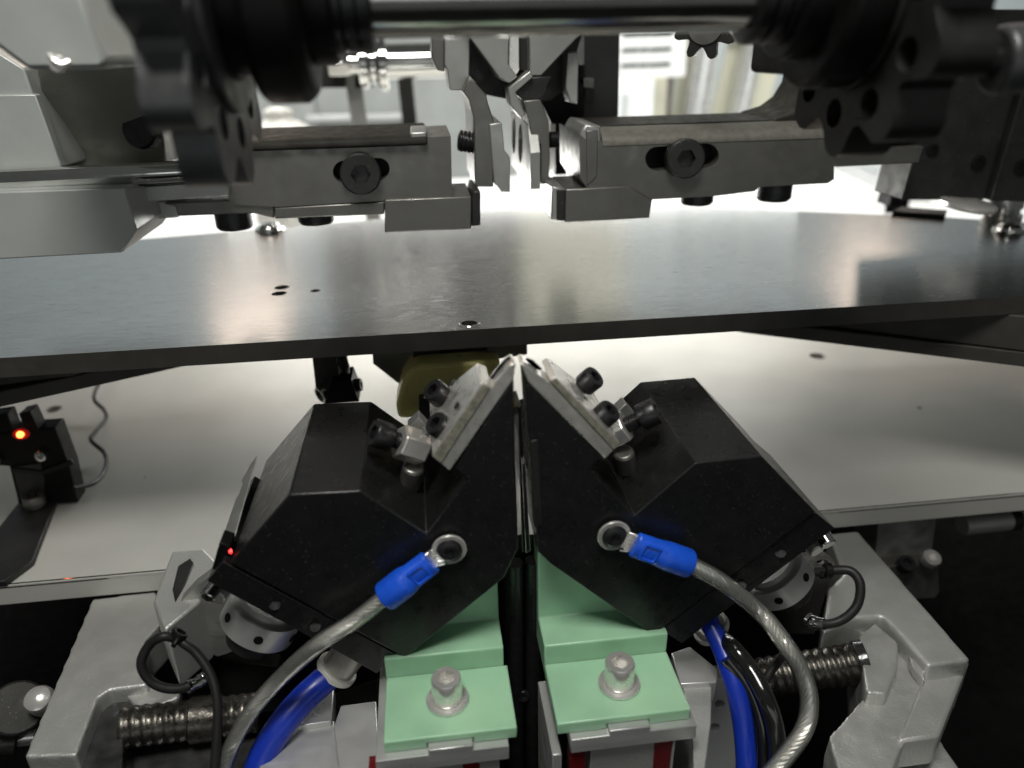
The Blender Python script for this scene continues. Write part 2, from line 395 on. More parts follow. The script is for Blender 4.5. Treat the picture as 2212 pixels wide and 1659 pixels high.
thing('roller', 'dark steel roller in a fork below the table centre', 'roller', [
    ('roller_body', cyl(py(950, 768, 262), py(1022, 764, 262), 4.6), 'black_oxide', {'bevel': .4}),
    ('fork_arm', hang([(914, 728), (950, 727), (950, 783), (915, 786)], 258, 12), 'dark_steel'),
    ('fork_arm', hang([(1020, 722), (1052, 721), (1052, 779), (1022, 781)], 258, 12), 'dark_steel'),
    ('fork_block', hang([(1052, 722), (1139, 717), (1139, 766), (1100, 772), (1052, 779)], 256, 14), 'tool_steel')])
pad = [(905, 790), (1080, 778), (1090, 850), (1060, 905), (860, 905), (856, 880), (868, 830), (885, 800)]
thing('urethane_pad', 'olive yellow translucent urethane pad behind the left jaw', 'pad', [
    ('pad_body', hang(pad, 248, 16), 'polyurethane', {'bevel': 1.5}),
    ('pad_core', hang([(905, 862), (960, 852), (985, 905), (905, 935)], 244, 4), 'dark_steel')])

# ================================================================== jaw heads
YJ = 165.0
def jaw_axis(dx, dz, dy=0): return V((dx, dy, dz)).normalized()
def jaw_head(label, body, strip, strip_holes, plates, screws, adj, extra):
    parts = [('body', body_fin(body, *((4, 8) if body is bodyL else (0, 5)), 9, 53), 'black_anod', {'bevel': .5}),
             ('end_strip', E(strip, YJ+.8, 43, [circ(c, 12, 12, 16) for c in strip_holes]), 'black_anod', {'bevel': .35,
              'sub': [('threaded_hole', thread(py(*c, YJ+6), py(*c, YJ+1.4), 1.72, .8), 'black_oxide', {'bevel': 0}) for c in strip_holes]})]
    parts += plates
    for b, t, Y0, r, h in screws:
        B, T = py(*b, Y0), py(*t, Y0-1.5)
        parts.append(('clamp_screw', cap_screw(B, T-B, r, h, shank=3, sr=.62), 'black_oxide', {'bevel': 0}))
    parts += adj + extra
    return thing('jaw_head', label, 'jaw', parts, 'black clamping jaws below the table')

def body_fin(pts, i0, i1, d1, d2):   # deep block whose corners i0..i1 stand up as a thin fin at the front
    P = [py(*q, YJ) for q in pts]; n = len(P); v = list(P); f = [list(range(n))]
    mid, bk = {}, {}
    for i in range(i0, i1+1): mid[i] = len(v); v.append(P[i]+V((0, d1, 0)))
    for i in range(n):
        if not (i0 < i < i1): bk[i] = len(v); v.append(P[i]+V((0, d2, 0)))
    f.append([bk[i] for i in sorted(bk, reverse=True)])
    for i in range(n):
        j = (i+1) % n
        if i0 <= i < i1: f.append([i, j, mid[j], mid[i]])
        else:
            q = [i, j]
            if j in mid: q.append(mid[j])
            q += [bk[j], bk[i]]
            if i in mid: q.append(mid[i])
            f.append(q)
    f.append([mid[i] for i in range(i0, i1+1)]); f.append([mid[i0], mid[i1], bk[i1], bk[i0]])
    return v, f
def plate8(f, b, Yf, Yb): # front outline on one plane, back outline on another
    p = [py(*q, Yf) for q in f]; q_ = [V((a[0], Yb_, a[1])) for a, Yb_ in b]
    n = len(p); v = p+q_
    return v, [list(range(n)), list(range(2*n-1, n-1, -1))]+[[i, n+i, n+(i+1) % n, (i+1) % n] for i in range(n)]
def back_of(pts, Yf, Ys): return [((py(*q, Yf).x, py(*q, Yf).z), y) for q, y in zip(pts, Ys)]

# left
bodyL = [(496, 1217), (625, 1068), (780, 1060), (921, 1151), (1008, 1037), (983, 1013), (1110, 816), (1114, 1000), (1117, 1077), (1120, 1185), (1090, 1248), (876, 1422), (857, 1412)]
stripL = [(447, 1255), (482, 1213), (857, 1414), (814, 1455)]
clampL = [(933, 986), (952, 1002), (1061, 836), (1040, 828)]
bladeL = [(953, 1002), (971, 1018), (1109, 820), (1114, 788), (1110, 785), (1098, 791), (1062, 836)]
slotL = [(1056, 838), (1074, 812), (1096, 786), (1103, 781), (1099, 795), (1079, 822), (1062, 842)]
def adj_nut(px_c, ax, Y0, r, L): c = py(*px_c, Y0); return lathe(c, ax, [(0, r), (L*.08, r*1.04), (L, r*1.04)], 6, rot=.2)
axL = jaw_axis(-.80, .52, -.22)
adjL = [('adjust_screw', cap_screw(py(843, 946, 182), axL, 3.9, 5.2, shank=8, sr=.62), 'black_oxide', {'bevel': 0}),
        ('adjust_nut', lathe(py(843, 946, 182), -axL, [(2.6, 4.6), (3.0, 5.0), (10.4, 5.0), (10.8, 4.6)], 6, rot=.35), 'jaw_steel', {'bevel': .3}),
        ('adjust_spring_pin', cyl(py(884, 1050, 184), py(894, 1006, 182), 3.2, 18), 'tool_steel', {'bevel': .8}),
        ('jaw_link', E([(880, 925), (905, 902), (935, 935), (930, 985), (905, 965)], 188, 5), 'light_steel'),
        ('link_pin', E([(889, 955), (930, 925), (932, 938), (898, 968)], 183, 4), 'chrome')]
platesL = [('clamp_plate', plate8(clampL, back_of(clampL, YJ, (197, 197, 178, 178)), YJ-.3, None), 'jaw_steel', {'bevel': .3,
            'sub': [('front_face', prism([py(x, y, YJ-.32) for x, y in [(935.5, 985.5), (951, 998.5), (1058, 837), (1042, 830.5)]], (0, -.12, 0)), 'grit_steel', {'bevel': 0})]}),
           ('jaw_blade', E(bladeL, YJ-.1, 6.4), 'jaw_steel', {'bevel': .3,
            'sub': [('blade_slot', prism([py(x, y, 168.2) + V((-.22, 0, .2)) for x, y in [(1060, 818), (1074, 798), (1092, 778), (1101, 771), (1098, 781), (1083, 800), (1066, 819)]], (.5, 0, -.4)), 'black_plain', {'bevel': 0})]})]
holesL = [('dowel_hole', lathe(py(981, 828, 176)+V((-.2, 0, .2)), (-.75, 0, .6), [(0, 1.0), (.25, 1.0)], 14), 'black_plain', {'bevel': 0}),
          ('dowel_hole', lathe(py(989, 878, 170)+V((-.2, 0, .2)), (-.75, 0, .6), [(0, 1.0), (.25, 1.0)], 14), 'black_plain', {'bevel': 0})]
jaw_head('black jaw head left of the centre gap, blades pointing up right', bodyL, stripL, [(594, 1304), (681, 1351)], platesL,
         [((956, 858), (930, 838), 186, 3.3, 4.4), ((962, 930), (934, 909), 173, 3.3, 4.4)], adjL, holesL)

# right
bodyR = [(1152, 1060), (1133, 803), (1139, 824), (1306, 994), (1294, 990), (1271, 1014), (1370, 1114), (1503, 1000), (1646, 986), (1762, 1106), (1426, 1361), (1409, 1371), (1191, 1219), (1162, 1192)]
stripR = [(1762, 1107), (1803, 1141), (1473, 1389), (1428, 1361)]
clampR = [(1187, 823), (1200, 814), (1342, 960), (1327, 972)]
bladeR = [(1123, 789), (1131, 785), (1143, 794), (1187, 826), (1326, 973), (1307, 992), (1140, 824), (1126, 792)]
axR = jaw_axis(.80, .52, -.22)
adjR = [('adjust_screw', cap_screw(py(1384, 903, 183), axR, 3.9, 5.2, shank=7, sr=.62), 'black_oxide', {'bevel': 0}),
        ('adjust_nut', lathe(py(1384, 903, 183), -axR, [(4.6, 4.6), (5.0, 5.0), (11.4, 5.0), (11.8, 4.6)], 6, rot=.35), 'jaw_steel', {'bevel': .3}),
        ('adjust_spring_pin', cyl(py(1352, 1015, 184), py(1346, 975, 182), 3.2, 18), 'tool_steel', {'bevel': .8}),
        ('jaw_link', E([(1318, 905), (1352, 872), (1376, 900), (1345, 938)], 190, 5), 'light_steel')]
platesR = [('clamp_plate', plate8(clampR, back_of(clampR, YJ, (178, 178, 196, 196)), YJ-.3, None), 'jaw_steel', {'bevel': .3,
            'sub': [('front_face', prism([py(x, y, YJ-.32) for x, y in [(1190, 823), (1200, 817.5), (1338, 960), (1327, 968)]], (0, -.12, 0)), 'grit_steel', {'bevel': 0})]}),
           ('jaw_blade', E(bladeR, YJ-.1, 6.4), 'jaw_steel', {'bevel': .3,
            'sub': [('blade_slot', prism([py(x, y, 168) + V((.22, 0, .2)) for x, y in [(1137, 774), (1150, 780), (1169, 798), (1160, 796), (1144, 783)]], (-.5, 0, -.4)), 'black_plain', {'bevel': 0})]})]
insetR = [('inset_key', E([(1147, 953), (1162, 950), (1172, 1134), (1154, 1139)], YJ-.25, 3), 'dark_steel', {'bevel': .15}),
          ('dowel_hole', lathe(py(1238, 846, 174)+V((.2, 0, .2)), (.75, 0, .6), [(0, 1.0), (.25, 1.0)], 14), 'black_plain', {'bevel': 0}),
          ('dowel_hole', lathe(py(1262, 862, 170)+V((.2, 0, .2)), (.75, 0, .6), [(0, 1.0), (.25, 1.0)], 14), 'black_plain', {'bevel': 0})]
jaw_head('black jaw head right of the centre gap, blades pointing up left', bodyR, stripR, [(1685, 1193), (1600, 1262)], platesR,
         [((1262, 832), (1288, 811), 183, 3.3, 4.4), ((1296, 906), (1324, 882), 172, 3.3, 4.4)], adjR, insetR)

# black spine between the jaws
zz = lambda x, y, Y: py(x, y, Y)
thing('centre_spine', 'tall black guide spine in the gap between the green plates', 'guide', [
    ('spine_web', E([(1098, 1190), (1170, 1186), (1176, 1320), (1180, 1760), (1092, 1760)], 186, 8), 'black_plain'),
    ('spine_rod', cyl(py(1112, 1215, 181), py(1116, 1740, 181), 2.6), 'black_oxide', {'bevel': 0}),
    ('spine_rod', cyl(py(1152, 1210, 181), py(1152, 1740, 181), 2.6), 'black_oxide', {'bevel': 0}),
    ('spine_leaf', E([(1119, 880), (1126, 876), (1140, 1190), (1128, 1195)], 176, 10), 'hose_black'),
    ('spine_leaf', E([(1128, 1000), (1134, 1000), (1146, 1190), (1136, 1195)], 172, 6), 'chrome', {'bevel': .1}),
    ('guide_screw', cap_screw(py(1130, 1500, 180), (0, -1, .2), 2.0, 1.4), 'black_oxide', {'bevel': 0})])

# ================================================================== green insulators with their carriers
def insulator(label, xl, xr, x_tab, screw, xs_plate, side, glabel, red, tall):
    zt = -80.0
    yf = pz(screw[0], 1588 if side < 0 else 1549, zt).y
    fold = pz(screw[0], 1450 if side < 0 else 1418, zt).y
    x0, x1 = xl, xr; t0, t1 = x_tab
    base = [V((x0, yf, zt-4)), V((t0, yf, zt-4)), V((t0, yf, zt-2.2)), V((t1, yf, zt-2.2)), V((t1, yf, zt-4)), V((x1, yf, zt-4)), V((x1, yf, zt)), V((x0, yf, zt))]
    dz = 7.0; d2 = fold+12
    prof = [(fold, zt-4), (fold, zt), (fold, zt+dz), (d2, zt+dz), (d2, zt+38), (d2+8, zt+38), (d2+8, zt-4)]
    xa, xb = (x0, x1-1.0) if side < 0 else (x0, x1)
    plate = prism(base, (0, fold+.1-yf, 0))
    sp = pz(*screw, zt)
    parts = [('plate', plate, 'insulator_green', {'bevel': .4}), ('step_block', EX(prof, xa, xb), 'insulator_green', {'bevel': .5}),
             ('washer', tubering(V((sp.x, sp.y, zt)), (0, 0, 1), 6.0, 2.4, 1.1), 'stainless', {'bevel': 0}),
             ('cap_screw', cap_screw(V((sp.x, sp.y, zt+1.1)), (0, 0, 1), 4.25, 7.4, hr=.6), 'stainless', {'bevel': 0,
              'sub': [('knurl', J(*[box(-.10+0, .10, -4.36, -4.1, 0, 2.6) for _ in range(0)] or [lathe(V((sp.x, sp.y, zt+1.5)), (0, 0, 1), [(0, 4.2), (.1, 4.31), (2.6, 4.31), (2.7, 4.2)], 90, cap=False)]), 'stainless', {'bevel': 0, 'smooth': 5})]})]
    thing('insulator_bracket', label, 'bracket', parts, 'green stepped insulators')
    # carrier below
    c0, c1 = xs_plate
    zc = zt-4.05
    tabs = [V((c0, yf-2.2, zc-5)), V((c1, yf-2.2, zc-5)), V((c1, yf-2.2, zc)), V((t1-.15, yf-2.2, zc)), V((t1-.15, yf-2.2, zc+1.75)), V((t0+.15, yf-2.2, zc+1.75)), V((t0+.15, yf-2.2, zc)), V((c0, yf-2.2, zc))]
    cp = [('carrier_plate', J(prism(tabs, (0, 34, 0))), 'mach_alu', {'bevel': .25}),
          ('slide_body', box(c0+6, c1-6, yf+.2, yf+26, zc-60, zc-5.05), 'cast_alu', {'bevel': .3})]
    for a, b in red: cp.append(('window', box(a, b, yf-.4, yf+4, zc-58, zc-5.1), 'red_window', {'bevel': .1}))
    for a, b, q in tall: cp.append(('side_post', box(a, b, yf+q, yf+24, zc-60, zc-5.08), 'mach_alu', {'bevel': .3}))
    thing('slide_carrier', glabel, 'slide', cp, 'silver slides under the green plates')
    return yf
gx = lambda x, y: pz(x, y, -80).x
cx_ = lambda x, y: pz(x, y, -84).x
insulator('green insulator bracket bolted left of the centre spine', gx(829, 1590), gx(1116, 1566), (cx_(924, 1600), cx_(1021, 1590)), (967, 1512),
          (cx_(812, 1621), cx_(1098, 1600)), -1, 'silver slide carrier under the left green plate', 
          [(cx_(792, 1630), cx_(820, 1630)), (cx_(999, 1640), cx_(1036, 1640))], [(cx_(1037, 1640), cx_(1082, 1640), -.3)])
insulator('green insulator bracket bolted right of the centre spine', gx(1203, 1560), gx(1492, 1530), (cx_(1309, 1566), cx_(1398, 1556)), (1337, 1478),
          (cx_(1230, 1582), cx_(1501, 1555)), 1, 'silver slide carrier under the right green plate',
          [(cx_(1238, 1610), cx_(1273, 1610)), (cx_(1432, 1600), cx_(1471, 1600))], [(cx_(1193, 1600), cx_(1214, 1600), -2), (cx_(1472, 1600), cx_(1478, 1600), -.8)])

# silver blocks beside the slides
thing('slide_block', 'stepped silver aluminium block beside the left green plate', 'block', [
    ('upper_step', EZ([(600, 1536), (722, 1482), (716, 1558), (646, 1568), (596, 1612)], -98, 10), 'mach_alu', {'bevel': .4}),
    ('lower_step', EZ([(560, 1640), (643, 1566), (722, 1556), (740, 1740), (560, 1760)], -100, 30), 'mach_alu', {'bevel': .4}),
    ('side_step', EZ([(736, 1524), (813, 1514), (820, 1640), (826, 1760), (745, 1760), (720, 1570)], -97, 40), 'mach_alu', {'bevel': .4}),
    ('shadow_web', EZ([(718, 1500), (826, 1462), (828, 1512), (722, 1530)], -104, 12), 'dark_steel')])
thing('slide_block', 'silver aluminium block with drilled plate beside the right green plate', 'block', [
    ('upper_step', EZ([(1450, 1410), (1490, 1396), (1552, 1446), (1548, 1474), (1470, 1478)], -94, 8), 'mach_alu', {'bevel': .4}),
    ('side_step', EZ([(1470, 1470), (1538, 1464), (1536, 1560), (1510, 1760), (1500, 1760), (1496, 1560)], -96, 60), 'cast_alu', {'bevel': .4}),
    ('drilled_plate', prism_holes([py(x, y, 176) for x, y in [(1536, 1468), (1590, 1464), (1600, 1560), (1580, 1760), (1508, 1760)]],
        [[py(x, y, 176) for x, y in circ(c, 11, 8.5, 16)] for c in ((1555, 1521), (1544, 1571))], (0, 6, 0)), 'panel_grey', {'bevel': .2})])

# ================================================================== earth leads with blue crimp terminals
def lead(label, ring, neck, f0, f1, fr0, fr1, cable, cr, Yf, dent):
    R = py(*ring, YJ-1.2); n1 = py(*f0, Yf); n2 = py(*f1, Yf-.6)
    ax = (n2-n1); L = ax.length; a = ax.normalized()
    pts = [n2-a*1.0]+cable
    ferr = lathe(n1, a, [(0, fr0*.9), (.4, fr0), (L*.40, fr0*1.02), (L*.52, fr1*.97), (L*.6, fr1), (L*.97, fr1), (L, fr1*.95)], 30)
    # flatten the crimp half
    u = V((0, 1, 0)); v2 = []
    for p in ferr[0]:
        t = (p-n1).dot(a)
        if t < L*.5: d = (p.y-n1.y); p = V((p.x, n1.y+d*.62, p.z))
        v2.append(p)
    ferr = (v2, ferr[1])
    ctr = n1 + a*(L*.24); side = a.cross(V((0, 1, 0))).normalized()
    yd = ctr.y-fr0*.66
    w_, h_ = fr0*.50, fr0*.46
    fr4 = [(-w_, -h_), (w_, -h_), (w_, h_), (-w_, h_)]
    out = [V((ctr.x, yd, ctr.z))+a*(q[0]*1.35)+side*(q[1]*1.5) for q in fr4]; inn = [V((ctr.x, yd, ctr.z))+a*q[0]+side*q[1] for q in fr4]
    rim = prism_holes(out, [inn], (0, 1.2, 0))
    dimple = prism([p+V((0, .9, 0)) for p in inn], (0, .3, 0))
    neckg = prism_holes([R+(n1-R)*.55+side*2.6, n1+a*1.4+side*2.7, n1+a*1.4-side*2.7, R+(n1-R)*.55-side*2.6], [], (0, .9, 0))
    strands = [helix_strand(pts, cr*.52, cr*.25, 2*math.pi*k/9, 15.0, sub=24, n=5) for k in range(9)]
    tufts = [tube([n1+a*.8+side*q*.9, n1-a*1.2+side*q*1.1+V((0, -.6, .0)), n1-a*(2.2+random.random())+side*q*(1.2+.5*random.random())+V((0, -.4, 0))], .22, 5, 3) for q in (-2.2, -1.6, -1, -.4, .2, .8, 1.4, 2)]
    thing('earth_lead', label, 'cable', [
        ('ring_terminal', tubering(R, (0, -1, 0), 4.7, 2.4, .9), 'stainless', {'bevel': 0,
            'sub': [('terminal_neck', neckg, 'stainless'), ('bare_strands', J(*tufts), 'strand', {'bevel': 0})]}),
        ('terminal_screw', cap_screw(R+V((0, -.9, 0)), (0, -1, 0), 3.5, 1.1, dome=True), 'black_oxide', {'bevel': 0}),
        ('crimp_sleeve', ferr, 'blue_plastic', {'bevel': 0, 'sub': [('crimp_dent', rim, 'blue_plastic', {'bevel': .25}), ('dent_floor', dimple, 'blue_plastic', {'bevel': 0})]}),
        ('clear_sheath', tube(pts, cr, 18, 10), 'clear_pvc', {'bevel': 0}),
        ('copper_strands', J(*strands, tube(pts, cr*.36, 8, 8)), 'strand', {'bevel': 0})])
lead('clear earth lead with blue crimp curving down left from the left jaw', (970, 1185), None, (931, 1213), (832, 1289), 3.75, 4.15,
     [py(766, 1341, 159), py(684, 1394, 158), pd(602, 1468, 208), pd(540, 1541, 209), pd(495, 1625, 210), pd(468, 1720, 211)], 2.3, 160.2, None)
lead('clear earth lead with blue crimp looping down right from the right jaw', (1326, 1155), None, (1370, 1176), (1488, 1217), 3.8, 4.05,
     [py(1562, 1259, 159), py(1644, 1326, 159), pd(1698, 1395, 208), pd(1733, 1455, 208), pd(1748, 1515, 208), pd(1737, 1575, 207), pd(1692, 1640, 206), pd(1640, 1700, 206)], 2.5, 160.2, None)

# hoses
def hose(name, label, pts, r, mat, cat='hose', extra=None, rough=0.):
    return thing(name, label, cat, [('hose_run', tube(pts, r, 18, 8, rough), mat, {'bevel': 0})] + (extra or []))
def bung(p0, p1, r): # pipe stub with a flange
    d = (V(p1)-V(p0)); L = d.length
    return [('pipe_stub', cyl(p0, p1, r*.9), 'clear_pipe', {'bevel': 0}), ('end_flange', tubering(V(p1)-d.normalized()*1.0, d, r*1.1, r*.72, 2.2), 'white_nylon', {'bevel': 0})]
hose('air_hose', 'thick blue hose with white collar leaving the left jaw', [py(742, 1432, 178), py(728, 1446, 177.4), pd(690, 1478, 225), pd(650, 1516, 222), pd(610, 1564, 219), pd(570, 1630, 217), pd(540, 1720, 215)], 4.2, 'blue_hose',
     extra=bung(py(728, 1446, 177.4)+V((.62, .1, .78))*11, py(728, 1446, 177.4), 5.9))
hose('air_hose', 'thin blue hose hanging down beside the right drilled plate', [pd(1530, 1340, 232), pd(1556, 1392, 228), pd(1574, 1440, 224), pd(1593, 1500, 221), pd(1606, 1570, 220), pd(1612, 1640, 219), pd(1612, 1720, 219)], 3.1, 'blue_hose')
hose('black_hose', 'glossy black hose with white collar leaving the right jaw', [py(1522, 1342, 180), py(1536, 1358, 179.5), pd(1580, 1396, 224), pd(1620, 1446, 219), pd(1655, 1510, 214), pd(1676, 1580, 213), pd(1680, 1650, 212), pd(1672, 1730, 212)], 2.6, 'hose_black',
     extra=bung(py(1536, 1356, 179.5)+V((-.62, .1, .78))*11, py(1536, 1356, 179.5), 5.7))
hose('black_hose', 'second black hose running behind the looping clear lead', [pd(1570, 1420, 222), pd(1612, 1475, 221), pd(1640, 1540, 220), pd(1652, 1600, 219), pd(1652, 1720, 219)], 2.2, 'hose_black')
hose('black_strap', 'thin black lead crossing in front of the right threaded rod', [pd(1712, 1392, 228), pd(1678, 1432, 222), pd(1655, 1468, 220), pd(1635, 1520, 222)], 1.3, 'rubber_black', 'cable')

# aluminium adjusting rings and pins on the jaw ends
def ringnut(label, c, Y0, ax, r, h, pins, group='silver ring nuts on the jaw ends'):
    A = V(ax).normalized(); P = py(*c, Y0)-A*2.2; u, w, a = frame(A)
    parts = [('ring_body', lathe(P, A, [(-2, r*.8), (0, r*.8), (.1, r*.93), (.6, r), (h-.6, r), (h, r*.93)], 48), 'mach_alu', {'bevel': 0}),
             ('shaft_stub', lathe(P+A*h, A, [(-.1, r*.62), (6, r*.62)]), 'dark_steel', {'bevel': .3})]
    for q in pins:
        d = (u*math.cos(q)+w*math.sin(q)); parts.append(('spanner_hole', lathe(P+A*(h*.5)+d*(r-.55), d, [(0, 1.35), (.75, 1.35)], 18), 'black_plain', {'bevel': 0}))
    return thing('ring_nut', label, 'nut', parts, group)
ringnut('silver ring nut under the left jaw strip', (574, 1318), 185, (-.50, -.12, -.82), 11.5, 9.0, [math.radians(a) for a in (10, 70, 130, 190, 250, 310)])
ringnut('silver ring nut under the right jaw strip', (1668, 1232), 187, (.58, -.12, -.78), 11.5, 9.0, [math.radians(a) for a in (10, 70, 130, 190, 250, 310)])
thing('stop_pin', 'small chrome stop pin below the left jaw strip corner', 'pin', [
    ('pin_body', cyl(py(470, 1262, 176), py(446, 1292, 172), 2.4), 'chrome', {'bevel': .4}), ('pin_collar', cyl(py(476, 1270, 178), py(462, 1290, 175), 3.2), 'stainless', {'bevel': .4})])
thing('stop_pin', 'small chrome stop pin below the right jaw strip corner', 'pin', [
    ('pin_body', cyl(py(1772, 1150, 178), py(1790, 1178, 174), 2.6), 'chrome', {'bevel': .4}), ('pin_collar', cyl(py(1752, 1172, 180), py(1768, 1190, 177), 3.0), 'stainless', {'bevel': .4})])

# ================================================================== cast brackets with threaded rods
thing('cast_bracket', 'light grey cast bracket with greasy notch at the lower left', 'bracket', [
    ('arm', EZ([(200, 1294), (336, 1277), (350, 1345), (312, 1385), (318, 1480), (235, 1490), (210, 1509), (164, 1632), (52, 1635)], -93.4, 16), 'cast_alu', {'bevel': .8, 'rough': .16}),
    ('rib', EZ([(350, 1245), (372, 1190), (440, 1184), (470, 1215), (430, 1300), (356, 1360), (330, 1300)], -74, 24), 'cast_alu', {'bevel': .8}),
    ('lower_wall', EZ([(164, 1634), (210, 1510), (236, 1492), (300, 1500), (268, 1560), (262, 1700), (150, 1760)], -99, 40), 'grease', {'bevel': 1.2, 'rough': .75}),
    ('notch_lip', EZ([(235, 1489), (300, 1480), (388, 1478), (388, 1506), (340, 1526), (296, 1530), (276, 1505)], -97, 10), 'cast_alu', {'bevel': 1.0, 'rough': 1.0}),
    ('recess_shade', EZ([(384, 1222), (412, 1204), (420, 1216), (400, 1262), (378, 1300), (372, 1272)], -73.6, 3), 'dark_steel', {'bevel': .4}),  # dark sheet laid on the rib to paint in its shaded recess
])
thing('threaded_rod', 'greasy threaded rod entering the left cast bracket', 'rod', [
    ('rod_thread', thread(pd(262, 1572, 226), pd(560, 1538, 236), 6.2, 3.1, 30, .09), 'thread_steel', {'bevel': 0}),
    ('rod_nut', lathe(pd(410, 1556, 231), pd(560, 1538, 236)-pd(262, 1572, 226), [(0, 6.4), (.4, 6.9), (9, 6.9), (9.4, 6.5)], 30), 'thread_steel', {'bevel': 0}),
    ('rod_seat', EZ([(270, 1600), (560, 1590), (560, 1760), (250, 1760)], -112, 20), 'grease', {'bevel': 1})])
thing('rear_plate', 'grey angled plate with a keyhole behind the left ring nut', 'plate', [
    ('plate_body', prism_holes([py(x, y, 200) for x, y in [(349, 1342), (420, 1266), (455, 1240), (520, 1290), (560, 1390), (470, 1420), (349, 1362)]], [[py(x, y, 200) for x, y in circ((381, 1352), 16, 13, 16)]], (0, 4, 0)), 'light_steel', {'bevel': .4}),
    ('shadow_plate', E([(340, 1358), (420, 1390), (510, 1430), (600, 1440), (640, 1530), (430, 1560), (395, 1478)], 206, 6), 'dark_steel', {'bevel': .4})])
loop = [pd(386, 1381, 212), pd(354, 1375, 210), pd(322, 1394, 210), pd(305, 1433, 210), pd(322, 1468, 211), pd(355, 1486, 212), pd(396, 1486, 214), pd(440, 1466, 218)]
thing('cable_loop', 'black cable looped and tied beside the left ring nut', 'cable', [
    ('loop', tube(loop, 1.35, 14, 8), 'rubber_black', {'bevel': 0}),
    ('tail', tube([pd(380, 1362, 216), pd(390, 1384, 212), pd(424, 1411, 212), pd(457, 1462, 211), pd(470, 1530, 209), pd(465, 1640, 207), pd(458, 1720, 206)], 1.3, 14, 8), 'rubber_black', {'bevel': 0}),
    ('tie', J(tubering(pd(383, 1378, 211.5), (.5, .3, .6), 2.2, 1.4, 2.0), tube([pd(384, 1380, 210), pd(378, 1390, 209), pd(374, 1396, 209)], .7, 8, 4)), 'black_plain', {'bevel': 0}),
    ('ferrule', tube([pd(404, 1484, 213.6), pd(428, 1474, 216), pd(442, 1462, 218)], 1.75, 12, 4, .12), 'chrome', {'bevel': 0})])
thing('cast_bracket', 'light grey cast bracket with chipped edge at the lower right', 'bracket', [
    ('arm', EZ([(1790, 1152), (1853, 1146), (2097, 1424), (2004, 1438), (1948, 1372), (1905, 1330), (1846, 1334), (1778, 1366), (1790, 1270), (1822, 1240)], -93.4, 22), 'cast_alu', {'bevel': .8, 'rough': .16}),
    ('fillet_wall', EZ([(1860, 1338), (1905, 1331), (1950, 1374), (2003, 1440), (1990, 1520), (1930, 1660), (1900, 1760), (1836, 1760), (1790, 1590), (1866, 1506)], -101, 30), 'cast_alu', {'bevel': 2.2, 'rough': .75}),
    ('rod_boss', EZ([(1856, 1372), (1890, 1346), (1940, 1388), (1940, 1440), (1916, 1500), (1872, 1496)], -96, 26), 'cast_alu', {'bevel': 1.2, 'rough': .5}),
    ('front_corner', EZ([(2004, 1440), (2095, 1426), (2030, 1590), (1938, 1602)], -100, 12), 'cast_alu', {'bevel': 1.0}),
    ('foot', EZ([(1938, 1610), (2030, 1596), (2140, 1760), (1920, 1760)], -116, 20), 'cast_alu', {'bevel': 1.5, 'rough': .7}),
    ('broken_flake', EZ([(1912, 1386), (1926, 1390), (1938, 1440), (1930, 1476), (1921, 1440)], -97.5, 4), 'mach_alu', {'bevel': .5, 'rough': .8}),
    ('broken_flake', EZ([(1958, 1396), (1976, 1404), (2002, 1440), (1998, 1470), (1972, 1440)], -97, 4), 'mach_alu', {'bevel': .5, 'rough': .8}),
])
thing('threaded_rod', 'greasy threaded rod entering the right cast bracket', 'rod', [
    ('rod_thread', thread(pd(1866, 1430, 244), pd(1590, 1474, 252), 6.7, 3.1, 30, .09), 'thread_steel', {'bevel': 0}),
    ('rod_end', lathe(pd(1858, 1431, 244), pd(1866, 1430, 244)-pd(1590, 1474, 252), [(-1.2, 7.0), (2, 7.0)], 30), 'grease', {'bevel': .3})])
rl = [pd(1762, 1236, 222), pd(1800, 1240, 219), pd(1838, 1234, 217), pd(1858, 1262, 215), pd(1852, 1306, 214), pd(1824, 1336, 214), pd(1788, 1348, 215), pd(1752, 1340, 218)]
rl[1] = pd(1800, 1232, 219)
thing('cable_loop', 'black cable looped and tied beside the right ring nut', 'cable', [
    ('loop', tube(rl, 1.35, 14, 8), 'rubber_black', {'bevel': 0}),
    ('tie', J(tubering(pd(1780, 1232, 220), (1, -.2, 0), 2.3, 1.4, 2.2), tube([pd(1778, 1236, 219), pd(1774, 1248, 218)], .7, 8, 4)), 'black_plain', {'bevel': 0}),
    ('ferrule', tube([pd(1782, 1348, 215), pd(1762, 1346, 217), pd(1745, 1336, 219)], 1.8, 12, 4, .15), 'chrome', {'bevel': 0})])
thing('rear_plate', 'dark angled plate with a keyhole behind the right ring nut', 'plate', [
    ('plate_body', prism_holes([py(x, y, 204) for x, y in [(1720, 1210), (1790, 1204), (1806, 1216), (1798, 1238), (1760, 1370), (1690, 1370)]], [[py(x, y, 204) for x, y in circ((1776, 1220), 14, 10, 14)]], (0, 4, 0)), 'tool_steel', {'bevel': .4})])

